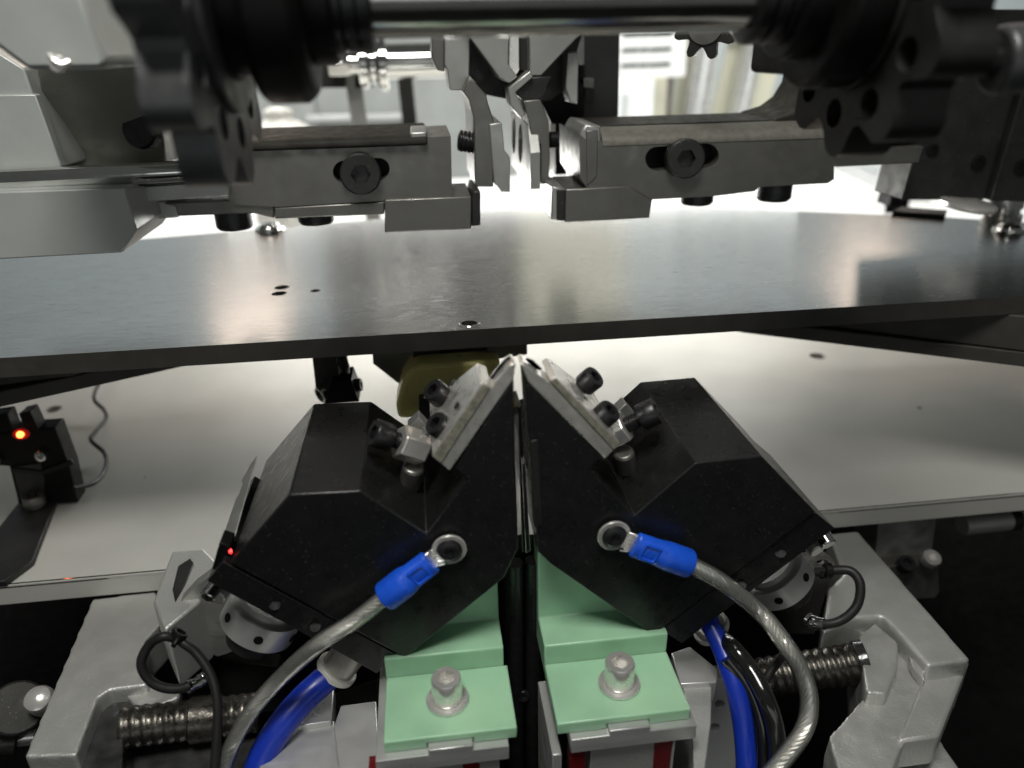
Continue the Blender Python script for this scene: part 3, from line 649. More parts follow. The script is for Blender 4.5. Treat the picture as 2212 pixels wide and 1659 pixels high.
# ================================================================== what stands under the base plate, at the picture edges
thing('support_post', 'grey post bolted under the right end of the base plate', 'post', [
    ('post_body', E([(1898, 1122), (2024, 1110), (2010, 1215), (1890, 1225)], 240, 18), 'light_steel', {'bevel': .4}),
    ('post_foot', E([(1900, 1225), (2026, 1215), (2030, 1280), (2020, 1292), (1960, 1296), (1890, 1240)], 234, 20), 'tool_steel', {'bevel': .4}),
    ('foot_bolt', cap_screw(py(1952, 1224, 234), (0, -.5, 1), 3.6, 4), 'black_oxide', {'bevel': 0}),
    ('foot_bolt', cap_screw(py(2006, 1212, 232), (0, -.5, 1), 3.6, 4), 'stainless', {'bevel': 0})])
thing('guide_roller', 'grey roller lying under the right end of the base plate', 'roller', [
    ('roller_body', cyl(py(2078, 1134, 245), py(2290, 1112, 245), 4.4), 'cast_alu', {'bevel': 0}),
    ('groove_band', tubering(py(2176, 1124, 245), (1, 0, 0), 4.6, 4.2, 5), 'dark_steel', {'bevel': 0})])
thing('knob', 'dark round knob with chrome bolt at the lower left edge', 'knob', [
    ('knob_body', cyl(pd(22, 1560, 258), pd(38, 1528, 240), 8.5), 'dark_steel', {'bevel': .8}),
    ('chrome_bolt', lathe(pd(86, 1512, 240), (.1, -.5, .8), [(-4, 4.4), (1, 4.4), (2.4, 3.8), (3.2, 2.4), (3.6, .6)], 24), 'stainless', {'bevel': 0}),
    ('spindle', cyl(pd(12, 1592, 246), pd(76, 1586, 250), 3.4), 'stainless', {'bevel': .4}),
    ('spindle_hub', cyl(pd(-30, 1600, 243), pd(40, 1594, 247), 5.4), 'dark_steel', {'bevel': .5})])

# fork sensor on the base plate
def q(x, y): return (x, y)
sb = pz(100, 1085, -85); YS = sb.y
thing('fork_sensor', 'black fork sensor glowing red on the left of the base plate', 'sensor', [
    ('sensor_body', E([(-40, 935), (0, 932), (118, 924), (150, 1010), (168, 1086), (40, 1090), (20, 1008), (-40, 1003)], YS-4, 9), 'black_plain', {'bevel': .5}),
    ('prong', E([(-22, 898), (14, 893), (30, 936), (-6, 940)], YS-4, 7), 'black_plain', {'bevel': .3}),
    ('prong', E([(40, 894), (64, 888), (84, 930), (56, 934)], YS-4, 7), 'black_plain', {'bevel': .3}),
    ('indicator', lathe(py(43, 938, YS-4.9), (0, -.8, .6), [(-.3, 1.5), (.3, 1.2), (.7, .6)], 18), 'led', {'bevel': 0}),
    ('indicator_window', E(circ((45, 938), 19, 12, 14), YS-4.5, .8), 'led_glow', {'bevel': .2}),
    ('fixing_screw', cap_screw(py(94, 982, YS-4), (-.25, -1, .1), 2.3, 2.2), 'chrome', {'bevel': 0}),
    ('fixing_screw', cap_screw(py(-4, 990, YS-4), (-.25, -1, .1), 2.3, 2.2), 'chrome', {'bevel': 0}),
    ('lower_cover', E([(26, 1008), (88, 1000), (96, 1040), (92, 1078), (44, 1080)], YS-4.8, 3), 'dark_steel', {'bevel': .3}),
    ('cable_tie', E([(22, 1010), (88, 1018), (152, 994), (160, 1004), (90, 1028), (24, 1020)], YS-5.4, 1.2), 'rubber_black', {'bevel': .3}),
    ('hold_down_bolt', J(cap_screw(pz(78, 1092, -82), (0, 0, 1), 4.2, 5), lathe(pz(78, 1092, -85), (0, 0, 1), [(0, 6), (3, 5.8)])), 'tool_steel', {'bevel': 0}),
    ('slotted_foot', EZ([(40, 1085), (120, 1080), (70, 1210), (10, 1255), (-60, 1262), (-60, 1210)], -82.4, 2.4), 'dark_steel', {'bevel': .3})])
sw = [(160, 1056), (207, 1041), (229, 1008), (225, 978), (197, 951), (207, 932), (229, 904), (224, 885), (205, 866), (205, 848), (218, 822), (240, 780)]
zs = [-74, -78, -80, -81, -78, -78, -80, -80, -77, -76, -76, -76]
single('sensor_wire', 'wavy black wire running from the fork sensor under the table', 'wire', tube([pz(x, y, z) for (x, y), z in zip(sw, zs)], .95, 10, 8), 'rubber_black', bevel=0)
thing('red_reflection_spot', 'tiny glowing spot standing in for a red reflection at the left jaw side plate', 'glow', [
    ('lens', lathe(py(499, 1191, 168), (-.7, -.5, .3), [(0, .7), (.5, .4)], 14), 'reflection_red', {'bevel': 0}),  # glowing spot added for the reflection of an LED; no lamp sits here
    ('glow_backing', E([(474, 1172), (498, 1180), (492, 1216), (462, 1236), (458, 1228)], 168.5, 6), 'black_plain', {'bevel': .3})])
thing('side_shield', 'thin bright steel shield along the left jaw flank', 'shield', [
    ('sheet', prism([py(x, y, Y) for x, y, Y in [(556, 986, 206), (540, 1010, 202), (524, 1040, 198), (530, 1052, 196), (512, 1078, 192), (478, 1180, 176), (502, 1182, 174)]], (-.35, .0, .1)), 'light_steel', {'bevel': 0})])

# ================================================================== upper tooling: left arm
YB = 272.0
def circD(c, r, n=22): return circ(c, r, r, n)
slot_l = stadium(719, 842, 371, 365, 24)
thing('tool_arm', 'worn grey steel tool arm with slotted screw, left of centre', 'tool arm', [
    ('arm_body', E([(484, 345), (500, 330), (923, 306), (923, 297), (974, 294), (977, 428), (881, 431), (600, 447), (495, 441)], YB, 40, [slot_l]), 'tool_steel', {'bevel': 0}),
    ('slot_floor', E(stadium(715, 846, 371, 365, 27), YB+7, 2), 'black_plain', {'bevel': 0}),
    ('top_rail', EX([(YB-2.2, py(700, 322, YB-2.2).z), (YB-2.4, py(700, 310, YB-2.4).z), (YB-1.6, py(700, 304, YB-1.6).z), (YB+.3, py(700, 300, YB).z+.4), (YB+44, py(700, 300, YB).z+.4), (YB+44, py(700, 330, YB).z)], py(500, 310, YB).x, py(922, 290, YB).x), 'oiled_top', {'bevel': .8}),
    ('top_pad', E([(886, 286), (922, 284), (922, 298), (886, 300)], YB-1.5, 24), 'light_steel', {'bevel': .6}),
    ('neck', E([(540, 300), (535, 285), (515, 279), (503, 268), (497, 250), (488, 60), (392, 60), (392, 330), (540, 330)], YB+22, 20), 'dark_steel', {'bevel': .5}),
    ('slot_screw', cap_screw(py(779, 374, YB+1), (.06, -1, .06), 7.0, 5.2, hr=.50), 'dark_steel', {'bevel': 0}),
    ('clamp_jaw', E([(831, 432), (1018, 424.5), (1018, 494.5), (831, 502.5)], YB-1.5, 30), 'tool_steel', {'bevel': .4,
        'sub': [('jaw_tip', E([(1018.6, 430), (1024, 413), (1038, 414), (1038, 487.7), (1018.6, 489)], YB+.5, 26), 'dark_steel', {'bevel': .4})]}),
    ('lower_plate', E([(593, 449.5), (830, 436), (830, 463), (647, 471), (594, 473)], YB, 30), 'tool_steel', {'bevel': .4}),
    ('end_bar', E([(352, 440), (549, 430), (592, 446), (592, 472), (549, 461), (384, 467), (378, 446)], YB+1, 22), 'tool_steel', {'bevel': .4}),
    ('under_screw', lathe(V((py(505, 470, 285).x, 285, py(505, 462, 285).z)), (0, 0, -1), [(-3, 6.6), (4.2, 6.6), (5.2, 5.8)]), 'black_oxide', {'bevel': 0}),
    ('under_screw', lathe(V((py(683, 470, 285).x, 285, py(683, 458, 285).z)), (0, 0, -1), [(-3, 6.6), (3.0, 6.6), (4.0, 5.8)]), 'black_oxide', {'bevel': 0}),
], 'slotted tool arms above the table')
thing('guide_bar', 'small pale steel bar between the grey block and the left tool arm', 'bar', [
    ('bar_body', E([(281, 405), (492, 391), (494, 424), (304, 437), (300, 410)], YB-3, 26), 'cast_alu', {'bevel': .5}),
    ('bar_foot', E([(322, 437), (400, 430), (385, 470), (330, 474)], YB+6, 20), 'cast_alu', {'bevel': .5})])
thing('guide_rail', 'polished round rail at the left edge above the grey block', 'rail', [
    ('rail_rod', cyl(py(-90, 395, 262), py(482, 365, 262), 3.4), 'chrome', {'bevel': .3}),
    ('rail_seat', E([(-90, 408), (482, 376), (484, 392), (290, 403), (-90, 417)], 264, 18), 'dark_steel', {'bevel': .3})])
thing('grey_block', 'pale grey painted block with chamfered corner at the left edge', 'block', [
    ('block_body', E([(-90, 418), (269, 405), (296, 497), (263, 546), (-90, 565)], 252, 44), 'housing_paint', {'bevel': .5})])

# right arm
slot_r = stadium(1394, 1553, 343, 336, 26)
zf = lambda x, y: py(x, y, YB).z
thing('tool_arm', 'worn grey steel tool arm with slotted screw, right of centre', 'tool arm', [
    ('arm_body', E([(1267, 404), (1253, 384), (1252, 289), (1264, 300), (1330, 308), (1802, 293), (1802, 387), (1788, 396), (1711, 400), (1640, 404), (1631, 413), (1541, 424), (1409, 431), (1406, 442), (1269, 446)], YB, 40, [slot_r]), 'tool_steel', {'bevel': .5}),
    ('slot_floor', E(stadium(1390, 1557, 343, 336, 29), YB+7, 2), 'black_plain', {'bevel': 0}),
    ('rounded_rail', EX([(YB-.3, zf(1550, 308)), (YB-.2, zf(1550, 301)), (YB+.5, zf(1550, 292)), (YB+2.2, zf(1550, 284)), (YB+4.6, zf(1550, 278)), (YB+8, zf(1550, 273.5)), (YB+12, zf(1550, 271.5)), (YB+44, zf(1550, 271)), (YB+44, zf(1550, 310))],
        py(1302, 290, YB).x, py(1802, 280, YB).x), 'rail_steel', {'bevel': .3, 'smooth': 60}),
    ('top_strip', EX([(YB+11, zf(1550, 271.4)), (YB+11, zf(1550, 269.5)), (YB+44.5, zf(1550, 269.5)), (YB+44.5, zf(1550, 271.4))], py(1310, 290, YB).x, py(1800, 280, YB).x), 'oiled_top', {'bevel': .3}),
    ('end_cheek', E([(1252, 289), (1265, 268), (1298, 272), (1300, 312), (1262, 312)], YB+.6, 30), 'light_steel', {'bevel': .8}),
    ('cheek_strip', E([(1267, 282), (1292, 282), (1290, 380), (1268, 402)], YB-.5, 3), 'tool_steel', {'bevel': .3}),
    ('neck', E([(1560, 275), (1602, 240), (1640, 229), (1668, 208), (1687, 177), (1697, 140), (1698, 40), (1880, 40), (1880, 280)], YB+44, -34), 'oiled_top', {'bevel': .5}),
    ('slot_screw', cap_screw(py(1474, 341, YB+1), (-.05, -1, .06), 7.0, 5.2, hr=.50), 'dark_steel', {'bevel': 0}),
    ('clamp_jaw', E([(1223, 409), (1269, 407), (1358, 402), (1409, 431.5), (1403, 471), (1220, 481)], YB-1.2, 30), 'tool_steel', {'bevel': .4,
        'sub': [('jaw_tip', E([(1193, 402), (1222, 408), (1220, 478), (1190, 475)], YB+1, 26), 'light_steel', {'bevel': .6}),
                ('tip_groove', E([(1203, 410), (1221, 411), (1219, 477), (1203, 475)], YB+.2, 3), 'dark_steel', {'bevel': .3})]}),
    ('under_screw', lathe(V((py(1505, 430, 286).x, 286, py(1505, 421, 286).z)), (0, 0, -1), [(-3, 6.4), (2.4, 6.4), (3.4, 5.6)]), 'black_oxide', {'bevel': 0}),
    ('under_screw', lathe(V((py(1671, 420, 286).x, 286, py(1671, 402, 286).z)), (0, 0, -1), [(-3, 6.8), (4.2, 6.8), (5.4, 5.8)]), 'black_oxide', {'bevel': 0}),
], 'slotted tool arms above the table')
thing('guide_bar', 'grey steel bar joining the right tool arm to the dark plate', 'bar', [
    ('bar_body', E([(1796, 330), (1996, 315), (1985, 352), (1806, 361)], YB+8, 20), 'tool_steel', {'bevel': .4}),
    ('bar_back', E([(1796, 268), (1880, 262), (1880, 275), (1990, 284), (1992, 318), (1796, 332)], YB+16, 12), 'dark_steel', {'bevel': .4}),
    ('bar_step', E([(1802, 266), (1872, 262), (1870, 280), (1802, 284)], YB+12, 5), 'tool_steel', {'bevel': .4})])

# ================================================================== centre tool: V wedge with two fingers
YC = 284.0
xf = py(1146, 409, YC).x
fing = [px(x, y, xf) for x, y in [(1103, 240), (1133, 262), (1139, 268), (1146, 330), (1146, 409), (1104, 355)]]
def ell_x(c, rx, ry, X): return [px(c[0]+rx*math.cos(2*math.pi*i/18), c[1]+ry*math.sin(2*math.pi*i/18), X) for i in range(18)]
thing('centre_tool', 'V shaped steel tool with two slim fingers hanging at the centre', 'tool', [
    ('wedge_cheek', E([(985, 40), (1101, 40), (1098, 139), (1118, 166), (1101, 180), (1079, 169)], YC+8, 20), 'light_steel', {'bevel': .4}),
    ('wedge_cheek', E([(1143, 40), (1285, 40), (1169, 164), (1144, 164)], YC+8, 20), 'light_steel', {'bevel': .4}),
    ('wedge_core', E([(1100.6, 40), (1121, 40), (1122, 150), (1112, 166), (1098.6, 140)], YC+10, 18), 'stainless', {'bevel': .3}),
    ('wedge_gap', E([(1121.6, 40), (1142.6, 40), (1142.6, 158), (1122.4, 150)], YC+14, 12), 'dark_steel', {'bevel': .2}),
    ('step_block', E([(932, 40), (960, 40), (960, 155), (945, 152), (933, 125)], YC+16, 25), 'tool_steel', {'bevel': .4}),
    ('step_block', E([(960, 40), (1016, 40), (1013, 195), (972, 195), (966, 150), (960, 140)], YC+12, 25), 'light_steel', {'bevel': .4}),
    ('back_plate', E([(1000, 60), (1262, 60), (1222, 190), (1190, 218), (1140, 218), (1095, 214), (1050, 205), (1012, 160)], YC+30, 10), 'dark_steel', {'bevel': .3}),
    ('back_filler', E([(1150, 150), (1262, 140), (1262, 268), (1192, 268), (1166, 216)], YC+46, 6), 'black_plain', {'bevel': .2}),
    ('left_finger', E([(1000, 199), (1014, 167), (1050, 203), (1054, 222), (1066, 258), (1066, 404), (1026, 404), (1023, 254), (1012, 215)], YC, 46), 'tool_steel', {'bevel': .4,
        'sub': [('finger_pad', E([(1057, 268), (1084, 265), (1090, 325), (1102, 340), (1102, 415), (1083, 415), (1074, 402), (1067, 396)], YC-1, 34), 'light_steel', {'bevel': .3})]}),
    ('right_finger', prism_holes(fing, [ell_x((1110, 292), 4.2, 40, xf), ell_x((1124, 309), 5, 43, xf)], (3.7, 0, 0)), 'light_steel', {'bevel': .25,
        'sub': [('slot_back', prism([px(x, y, xf+1.6) for x, y in [(1106, 252), (1138, 270), (1142, 385), (1106, 342)]], (.9, 0, 0)), 'black_plain', {'bevel': 0}), ('finger_core', J(E([(1131, 218), (1167, 215), (1186, 262), (1188, 340), (1185, 396), (1168, 399), (1168, 312), (1149, 300), (1142, 262)], YC+4, 44)), 'tool_steel', {'bevel': .3})]}),
    ('finger_link', E([(1098, 191), (1145, 153), (1152, 166), (1114, 199), (1134, 246), (1128, 258), (1102, 225)], YC+5, 12), 'light_steel', {'bevel': .3}),
    ('finger_link', E([(1113, 200), (1150, 167), (1192, 165), (1169, 214), (1131, 217)], YC+7, 14), 'dark_steel', {'bevel': .3}),
    ('set_screw', thread(py(993, 304, YC+8), py(1027, 309, YC+6), 4.0, 1.5, 20), 'black_oxide', {'bevel': 0}),
    ('set_screw', cyl(py(1186, 302, YC+10), py(1206, 302, YC+10), 3.0), 'black_plain', {'bevel': .4}),
    ('rear_finger', E([(1226, 114), (1250, 112), (1248, 226), (1232, 222), (1222, 190)], YC+14, 10), 'light_steel', {'bevel': .4}),
])
thing('black_column', 'black upright column behind the centre tool fingers', 'column', [
    ('column_front', E([(1200, 226), (1238, 228), (1238, 376), (1200, 378)], 332, 14), 'black_plain', {'bevel': .4}),
    ('column_side', E([(1238, 228), (1256, 240), (1256, 378), (1238, 376)], 334, 12), 'dark_steel', {'bevel': .4}),
    ('column_upper', E([(1262, 30), (1340, 30), (1336, 252), (1250, 260), (1262, 200)], 336, 30), 'dark_steel', {'bevel': .6}),
    ('column_latch', E([(1244, 170), (1284, 168), (1284, 192), (1262, 190)], 330, 8), 'tool_steel', {'bevel': .4})])

# ================================================================== drive shaft, sprockets and housings close to the lens
AX = pd(1200, -16, 150)
def sx(x): return py(x, -16, AX.y).x
def ax_at(x): return V((sx(x), AX.y, AX.z))
def sprocket(x0, x1, R, nt, holes, hub, rot=0.):
    c = V((sx(x0), AX.y, AX.z)); o = []
    for i in range(nt*8):
        t = 2*math.pi*i/(nt*8)+rot; k = (i % 8)
        r = R*[1, 1, .97, .88, .82, .82, .88, .97][k]
        o.append(c+V((0, r*math.cos(t), r*math.sin(t))))
    hl = [[c+V((0, hr_*math.cos(a)+rr*math.cos(2*math.pi*j/14), hr_*math.sin(a)+rr*math.sin(2*math.pi*j/14))) for j in range(14)] for a, hr_, rr in holes]
    return prism_holes(o, hl, (sx(x1)-sx(x0), 0, 0))
thing('drive_shaft', 'polished steel drive shaft crossing the top of the picture', 'shaft', [
    ('shaft_bar', cyl(ax_at(770), ax_at(1700), 7.9, 64), 'shaft_steel', {'bevel': 0}),
    ('grooved_collar', J(*[lathe(ax_at(x), (1, 0, 0), [(0, 9.6), (.5, 10.4), (2.6, 10.4), (3.1, 9.6)], 48) for x in (706, 738, 768)]), 'black_oxide', {'bevel': 0}),
    ('grooved_collar', J(*[lathe(ax_at(x), (1, 0, 0), [(0, 9.6), (.5, 10.4), (2.6, 10.4), (3.1, 9.6)], 48) for x in (1610, 1642, 1674)]), 'black_oxide', {'bevel': 0})])
thing('bearing_housing', 'blurred black bearing housing at the upper left on the shaft', 'housing', [
    ('housing_drum', lathe(ax_at(620), (1, 0, 0), [(0, 12.4), (sx(722)-sx(620), 12.4)], 48), 'black_plain', {'bevel': .8}),
    ('housing_flange', lathe(ax_at(540), (1, 0, 0), [(0, 18), (1.5, 19.5), (9, 19.5), (11, 17.5)], 56), 'black_plain', {'bevel': .5}),
    ('housing_neck', lathe(ax_at(470), (1, 0, 0), [(0, 14), (10, 14)], 40), 'black_plain', {'bevel': .5})])
hol = [(math.radians(a), 25, 3.2) for a in (-150, -118, -86, -54, -20, 20, 60, 100, 140, 180)]
thing('sprocket', 'blurred grey toothed wheel at the upper left on the shaft', 'sprocket', [
    ('toothed_wheel', sprocket(372, 468, 36, 11, hol, 10, .25), 'wheel_steel', {'bevel': .6}),
    ('hub_ring', tubering(ax_at(468), (1, 0, 0), 21, 14, 1.6, 48), 'wheel_steel', {'bevel': 0}),
    ('hub', lathe(ax_at(466), (1, 0, 0), [(0, 15), (2.6, 15)], 40), 'black_plain', {'bevel': .3})], 'toothed wheels on the drive shaft')
thing('bearing_housing', 'blurred black bearing housing at the upper right on the shaft', 'housing', [
    ('housing_drum', lathe(ax_at(1690), (1, 0, 0), [(0, 13.5), (sx(1780)-sx(1690), 13.5)], 48), 'black_plain', {'bevel': .8}),
    ('housing_flange', lathe(ax_at(1745), (1, 0, 0), [(0, 18), (1.5, 19.5), (9, 19.5), (11, 17.5)], 56), 'black_plain', {'bevel': .5}),
    ('housing_block', box(sx(1760), sx(2050), AX.y-12, AX.y+30, AX.z-17, AX.z+40), 'black_plain', {'bevel': 1.5})])
thing('sprocket', 'blurred dark toothed wheel at the upper right on the shaft', 'sprocket', [
    ('toothed_wheel', sprocket(1850, 1960, 34, 11, hol, 10, .1), 'dark_steel', {'bevel': .6}),
    ('hub_ring', tubering(ax_at(1850), (-1, 0, 0), 20, 14, 1.6, 48), 'dark_steel', {'bevel': 0})], 'toothed wheels on the drive shaft')
thing('sprocket_tooth', 'grey blurred cylinder standing in for a tooth of the dark wheel at the upper right edge', 'roller', [  # cylinder added in place of a tooth of the dark wheel
    ('roller_body', cyl(pd(2146, 132, 150), pd(2290, 120, 150), 6.6, 32), 'wheel_steel', {'bevel': 1}),  # cylinder standing in for the wheel tooth, not a roller
    ('tooth_pin', cyl(pd(2120, 132, 150), pd(2152, 130, 150), 3.0), 'dark_steel', {'bevel': .4})])
thing('pinion', 'small black pinion hanging below the shaft before the white notice', 'gear', [
    ('pinion_body', (lambda c, A: prism([c+frame(A)[0]*(r*math.cos(t))+frame(A)[1]*(r*math.sin(t)) for t, r in [(2*math.pi*i/64-.35, [10.5, 10.5, 9.6, 7.6, 6.6, 6.6, 7.6, 9.6][i % 8]) for i in range(64)]], A*7))(pd(1524, 56, 246), V((.45, .89, 0)).normalized()), 'dark_steel', {'bevel': .4}),
    ('pinion_face', (lambda c, A: lathe(c-A*.6, A, [(0, 5.6), (.7, 6.0)], 32))(pd(1524, 56, 246), V((.45, .89, 0)).normalized()), 'tool_steel', {'bevel': 0}),
    ('pinion_shaft', cyl(pd(1524, 56, 246), pd(1524, 56, 246)+V((.45, .89, 0)).normalized()*40, 3.5), 'dark_steel', {'bevel': 0})])

# left housings
thing('side_housing', 'blurred pale grey machine housing at the upper left corner', 'housing', [
    ('housing_cover', E([(-160, -60), (160, -60), (200, 60), (232, 130), (222, 150), (60, 152), (-10, 100), (-160, 40)], 196, 60), 'housing_paint', {'bevel': 1.6}),
    ('housing_clip', J(tube([py(108, 120, 195), py(118, 132, 194), py(134, 140, 194), py(150, 134, 195)], .9, 8, 4), lathe(py(126, 138, 195), (0, -1, 0), [(0, 2), (1.2, 1.5)])), 'stainless', {'bevel': 0})])
thing('slope_housing', 'worn grey sloping housing wall behind the left sprocket', 'housing', [
    ('slope_wall', prism([py(60, 60, 262), py(300, 60, 262), py(352, 300, 300), py(360, 358, 290), py(126, 366, 286), py(112, 320, 290)], (0, 26, 0)), 'housing_worn', {'bevel': .8}),
    ('slope_bolt', lathe(py(314, 280, 284), (-.3, -1, .1), [(0, 6.4), (3.4, 6.4), (4.2, 5.6)]), 'black_oxide', {'bevel': 0})])
thing('end_housing', 'speckled pale grey housing end plate at the left edge', 'housing', [
    ('end_plate', E([(-90, 60), (52, 148), (72, 208), (132, 364), (-90, 376)], 268, 30), 'housing_paint', {'bevel': .6}),
    ('end_plate_step', E([(-90, 206), (76, 204), (134, 362), (-90, 374)], 266.8, 4), 'housing_paint', {'bevel': .4})])

# right dark plate group
thing('side_plate', 'dark machine side plate with bolts at the right edge', 'plate', [
    ('plate_left', E([(1996, 20), (2230, 20), (2200, 180), (2126, 432), (1948, 432), (1972, 350), (1990, 282)], 306, 22), 'dark_steel', {'bevel': .5}),
    ('plate_right', E([(2236, 20), (2380, 20), (2380, 440), (2140, 434), (2214, 180)], 303, 25), 'dark_steel', {'bevel': .5}),
    ('plate_shadow_gap', E([(2226, 20), (2240, 20), (2216, 184), (2142, 430), (2122, 430), (2196, 178)], 320, 4), 'black_plain', {'bevel': 0}),
    ('plate_bolt', cap_screw(py(2013, 323, 306), (-.1, -1, 0), 2.6, 1.0), 'black_plain', {'bevel': 0}),
    ('plate_bolt', cap_screw(py(2112, 351, 306), (-.1, -1, 0), 3.2, 1.0), 'black_plain', {'bevel': 0}),
    ('plate_bolt', cap_screw(py(2206, 361, 303), (-.1, -1, 0), 3.4, 1.0), 'black_plain', {'bevel': 0}),
    ('plate_bolt', cap_screw(py(2164, 178, 306), (-.1, -1, 0), 3.2, 1.0), 'black_plain', {'bevel': 0})])
thing('spindle_collar', 'chrome spindle collar with flat disc on the right of the table', 'collar', [
    ('disc', lathe(py(2088, 448, 300), (.10, -.10, 1), [(0, 10.5), (.8, 11.5), (2.0, 11.5), (2.6, 10.5)], 40), 'stainless', {'bevel': 0}),
    ('sleeve', lathe(pz(2160, 474, .02), (0, 0, 1), [(0, 9.6), (3, 9.6), (3.4, 8.0), (6, 8.0), (6.4, 9), (12, 9)], 40), 'chrome', {'bevel': 0})])
thing('plate_slab', 'flat black slab under the dark side plate on the table', 'foot', [  # slab for a dark patch on the table, perhaps no foot
    ('slab_body', prism([pz(1926, 466, 0.02), pz(2040, 474, 0.02), pz(2044, 464, 0.02), pz(1946, 456, 0.02)], (0, 0, 2.5)), 'black_plain', {'bevel': .3})])  # thin black slab lying on the table top
thing('rear_post', 'pale post with black foot behind the right end of the table', 'post', [
    ('post_body', E([(1944, 340), (1974, 340), (1952, 430), (1934, 430)], 430, 10), 'housing_paint', {'bevel': .5}),
    ('post_cuff', E([(1926, 424), (1952, 428), (1946, 452), (1920, 446)], 428, 14), 'black_plain', {'bevel': .6}),
    ('post_base', prism([pz(1910, 462, -60), pz(1960, 462, -60), pz(1960, 440, -60), pz(1910, 440, -60)], (0, 0, 40)), 'black_plain', {'bevel': .3})])

# ================================================================== background behind the table
zb = -88
def up(x0, x1, ytop, Y, d, lean=0): # an upright standing on the bench
    a, b = py(x0, ytop, Y), py(x1, ytop, Y); return prism([a, b, V((b.x+lean, Y, zb)), V((a.x+lean, Y, zb))], (0, d, 0))
thing('backdrop_screen', 'grey upright panel behind the cloth bundle', 'panel', [('panel_sheet', up(512, 660, 60, 1090, 6), 'screen_grey', {'bevel': 1}), ('panel_edge', up(500, 514, 60, 1084, 14), 'profile_alu', {'bevel': 1})])
thing('backdrop_screen', 'pale wide panel behind the rear bearing shaft', 'panel', [('panel_sheet', up(662, 1112, 60, 1094, 6), 'screen_grey', {'bevel': 1}), ('panel_rib', E([(662, 250), (880, 245), (880, 256), (662, 262)], 1086, 5), 'profile_alu', {'bevel': .5}),
    ('panel_upper', E([(662, 60), (940, 50), (940, 118), (662, 124)], 1084, 6), 'screen_grey', {'bevel': .5})])
def bag():
    bm = bmesh.new(); bmesh.ops.create_icosphere(bm, subdivisions=5, radius=1)
    c = py(608, 300, 700); R = mm(64, 720); v = []
    for p in bm.verts:
        q = p.co.copy(); h = (q.z+1)/2; a = math.atan2(q.y, q.x)
        k = 1 if h < .80 else (.30+.70*math.cos((h-.80)/.12*math.pi/2) if h < .92 else .30+(h-.92)*3.0)
        fold = 1+.14*math.sin(a*6+q.z*4)*(.4+h)+.08*math.sin(a*13-q.z*9)
        r = max(k, .0)*fold/max(.35, math.sqrt(max(.02, 1-q.z*q.z)))*min(1, math.sqrt(max(0, 1-q.z*q.z))*2.4)
        v.append(V((c.x+q.x*R*r*1.0, c.y+q.y*R*r*.8, zb+.2+(h*4.55*R))))
    f = [[w.index for w in fc.verts] for fc in bm.faces]; bm.free(); return v, f
single('cloth_bundle', 'crumpled white cloth bundle behind the left tool arm', 'cloth', bag(), 'cloth', bevel=0)
YR = 520
def rs(x, y=131): return py(x, y, YR)
thing('rear_shaft', 'chrome shaft with collars mounted behind the left tool arm', 'shaft', [
    ('shaft_bar', cyl(rs(806, 134), rs(960, 130), mm(31, 545), 36), 'chrome', {'bevel': .3}),
    ('shaft_collar', J(*[lathe(rs(x, 135), (1, 0, 0), [(0, mm(r-4, 545)), (1, mm(r, 545)), (5, mm(r, 545)), (6, mm(r-4, 545))], 36) for x, r in ((776, 46), (798, 38), (818, 50))]), 'chrome', {'bevel': 0}),
    ('shaft_seal', lathe(rs(812, 135), (1, 0, 0), [(0, mm(40, 545)), (5, mm(40, 545))], 36), 'black_oxide', {'bevel': .3}),
    ('shaft_end', cyl(rs(722, 136), rs(778, 135), mm(22, 545), 30), 'chrome', {'bevel': .5}),
    ('end_nut', lathe(rs(724, 136), (1, 0, 0), [(-4, mm(26, 545)), (9, mm(26, 545))], 6), 'chrome', {'bevel': .8}),
    ('mount_block', E([(683, 126), (722, 126), (748, 150), (746, 190), (692, 190), (686, 180)], YR+10, 30), 'dark_steel', {'bevel': .5}),
    ('mount_post', up(742, 776, 150, YR+16, 8, 8), 'light_steel', {'bevel': .4}),
    ('mount_foot', E([(765, 160), (800, 160), (806, 188), (768, 190)], YR+12, 16), 'black_plain', {'bevel': .5})])
thing('rear_upright', 'dark upright bar behind the left tool arm end', 'bar', [('upright_bar', up(851, 884, 100, 600, 12, 6), 'dark_steel', {'bevel': .5})])
# notice, uprights, panels at the right
YN = 900
words = []
for yy, x0, x1 in ((70, 1346, 1460), (104, 1344, 1458), (137, 1342, 1456)):
    x = x0
    for wl in (36, 20, 46):
        xe = min(x+wl, x1); words.append(('printed_line', E([(x, yy+1-(x-x0)*.03), (xe, yy-(xe-x0)*.03), (xe, yy+8-(xe-x0)*.03), (x, yy+9-(x-x0)*.03)], YN-.6, .5), 'ink', {'bevel': 0})); x = xe+2
thing('notice', 'white notice sheet with three dark printed lines at the upper right', 'sign', [('sheet', E([(1336, 20), (1486, 20), (1480, 165), (1336, 170)], YN, 2), 'paper', {'bevel': .3})]+words)
thing('white_cabinet', 'white cabinet below the printed notice', 'cabinet', [('cabinet_body', up(1330, 1414, 171, 960, 80), 'white_wall', {'bevel': 1}), ('cabinet_trim', up(1346, 1358, 202, 957, 3), 'panel_grey', {'bevel': .4}), ('cabinet_side', up(1414, 1443, 168, 970, 60), 'beige_panel', {'bevel': .5})])
thing('brown_post', 'narrow brown post beside the white cabinet', 'post', [('post_body', up(1443, 1457, 160, 980, 20, -6), 'brown_post', {'bevel': .5})])
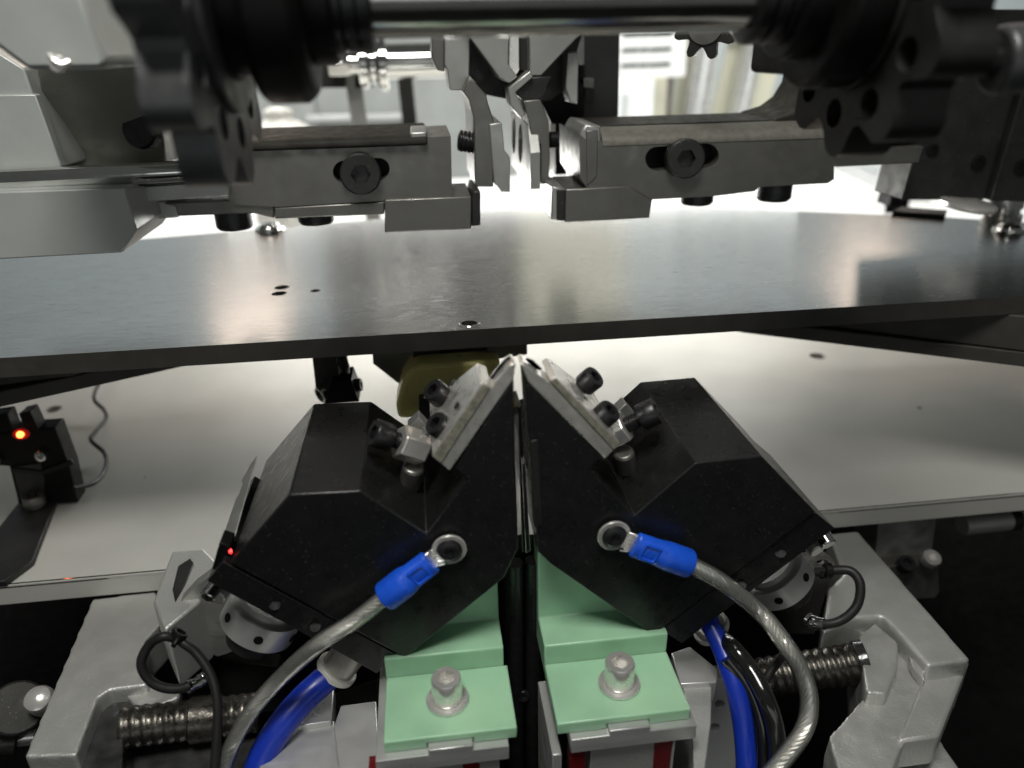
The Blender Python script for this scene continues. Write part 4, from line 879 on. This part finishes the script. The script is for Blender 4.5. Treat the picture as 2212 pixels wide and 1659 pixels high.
def profile(label, x0, x1, Y, lean, ytop=-120):
    w = (x1-x0); parts = [('profile_body', up(x0, x1, ytop, Y, 30, lean), 'profile_alu', {'bevel': .8})]
    parts.append(('profile_groove', up(x0+w*.40, x0+w*.62, ytop, Y-.8, .8, lean), 'panel_grey', {'bevel': 0}))
    thing('frame_profile', label, 'profile', parts, 'aluminium uprights of the enclosure')
profile('aluminium upright just right of the brown post', 1460, 1482, 1000, -8)
profile('aluminium upright between the two beige panels', 1546, 1588, 1000, -26)
profile('aluminium upright at the right of the beige panels', 1668, 1700, 1000, -36)
thing('beige_panel', 'beige translucent panel left of the middle upright', 'panel', [('panel_sheet', up(1476, 1560, 60, 1040, 4, -14), 'beige_panel', {'bevel': .5})], 'beige enclosure panels')
thing('beige_panel', 'beige translucent panel right of the middle upright', 'panel', [('panel_sheet', up(1576, 1700, 82, 1044, 4, -30), 'beige_panel', {'bevel': .5}), ('panel_header', E([(1580, 60), (1712, 58), (1712, 80), (1580, 82)], 1036, 6), 'profile_alu', {'bevel': .5})], 'beige enclosure panels')
def lying(x0, y0, x1, y1, w, h, label):
    a, b = pz(x0, y0, zb), pz(x1, y1, zb); d = (b-a).normalized(); s = V((d.y, -d.x, 0))*w
    pr = [a, a+s, a+s+V((0, 0, h)), a+V((0, 0, h))]
    g = prism(pr, (b-a)); gr = prism([p+s*.36*k+V((0, 0, h+.2)) for p, k in ((a, 1), (a, 1.8))]+[a+s*.36*1.8+V((0, 0, h-1)), a+s*.36+V((0, 0, h-1))], (b-a))
    thing('floor_profile', label, 'profile', [('profile_body', g, 'profile_alu', {'bevel': .8}), ('profile_groove', gr, 'panel_grey', {'bevel': 0})], 'aluminium profiles lying behind the table')
lying(1790, 345, 2010, 440, 26, 18, 'aluminium profile lying behind the table nearest the pale post')
lying(1850, 330, 2050, 420, 22, 18, 'aluminium profile lying behind the table farthest from the right tool arm')
# dark and pale cabinets standing farther back, seen above the table and in its brushed reflection
thing('tall_cabinet', 'tall dark cabinet standing far behind the centre tool', 'cabinet', [('cabinet_body', box(-150, 128, 1120, 1300, -88, 900), 'cabinet_dark', {'bevel': 2}), ('cabinet_door', box(-144, 122, 1112, 1120, -60, 880), 'cabinet_dark', {'bevel': 1})])
thing('tall_cabinet', 'tall beige cabinet standing far behind the black column', 'cabinet', [('cabinet_body', box(140, 330, 1150, 1320, -88, 900), 'cabinet_beige', {'bevel': 2}), ('cabinet_door', box(146, 324, 1142, 1150, -60, 880), 'cabinet_beige', {'bevel': 1})])
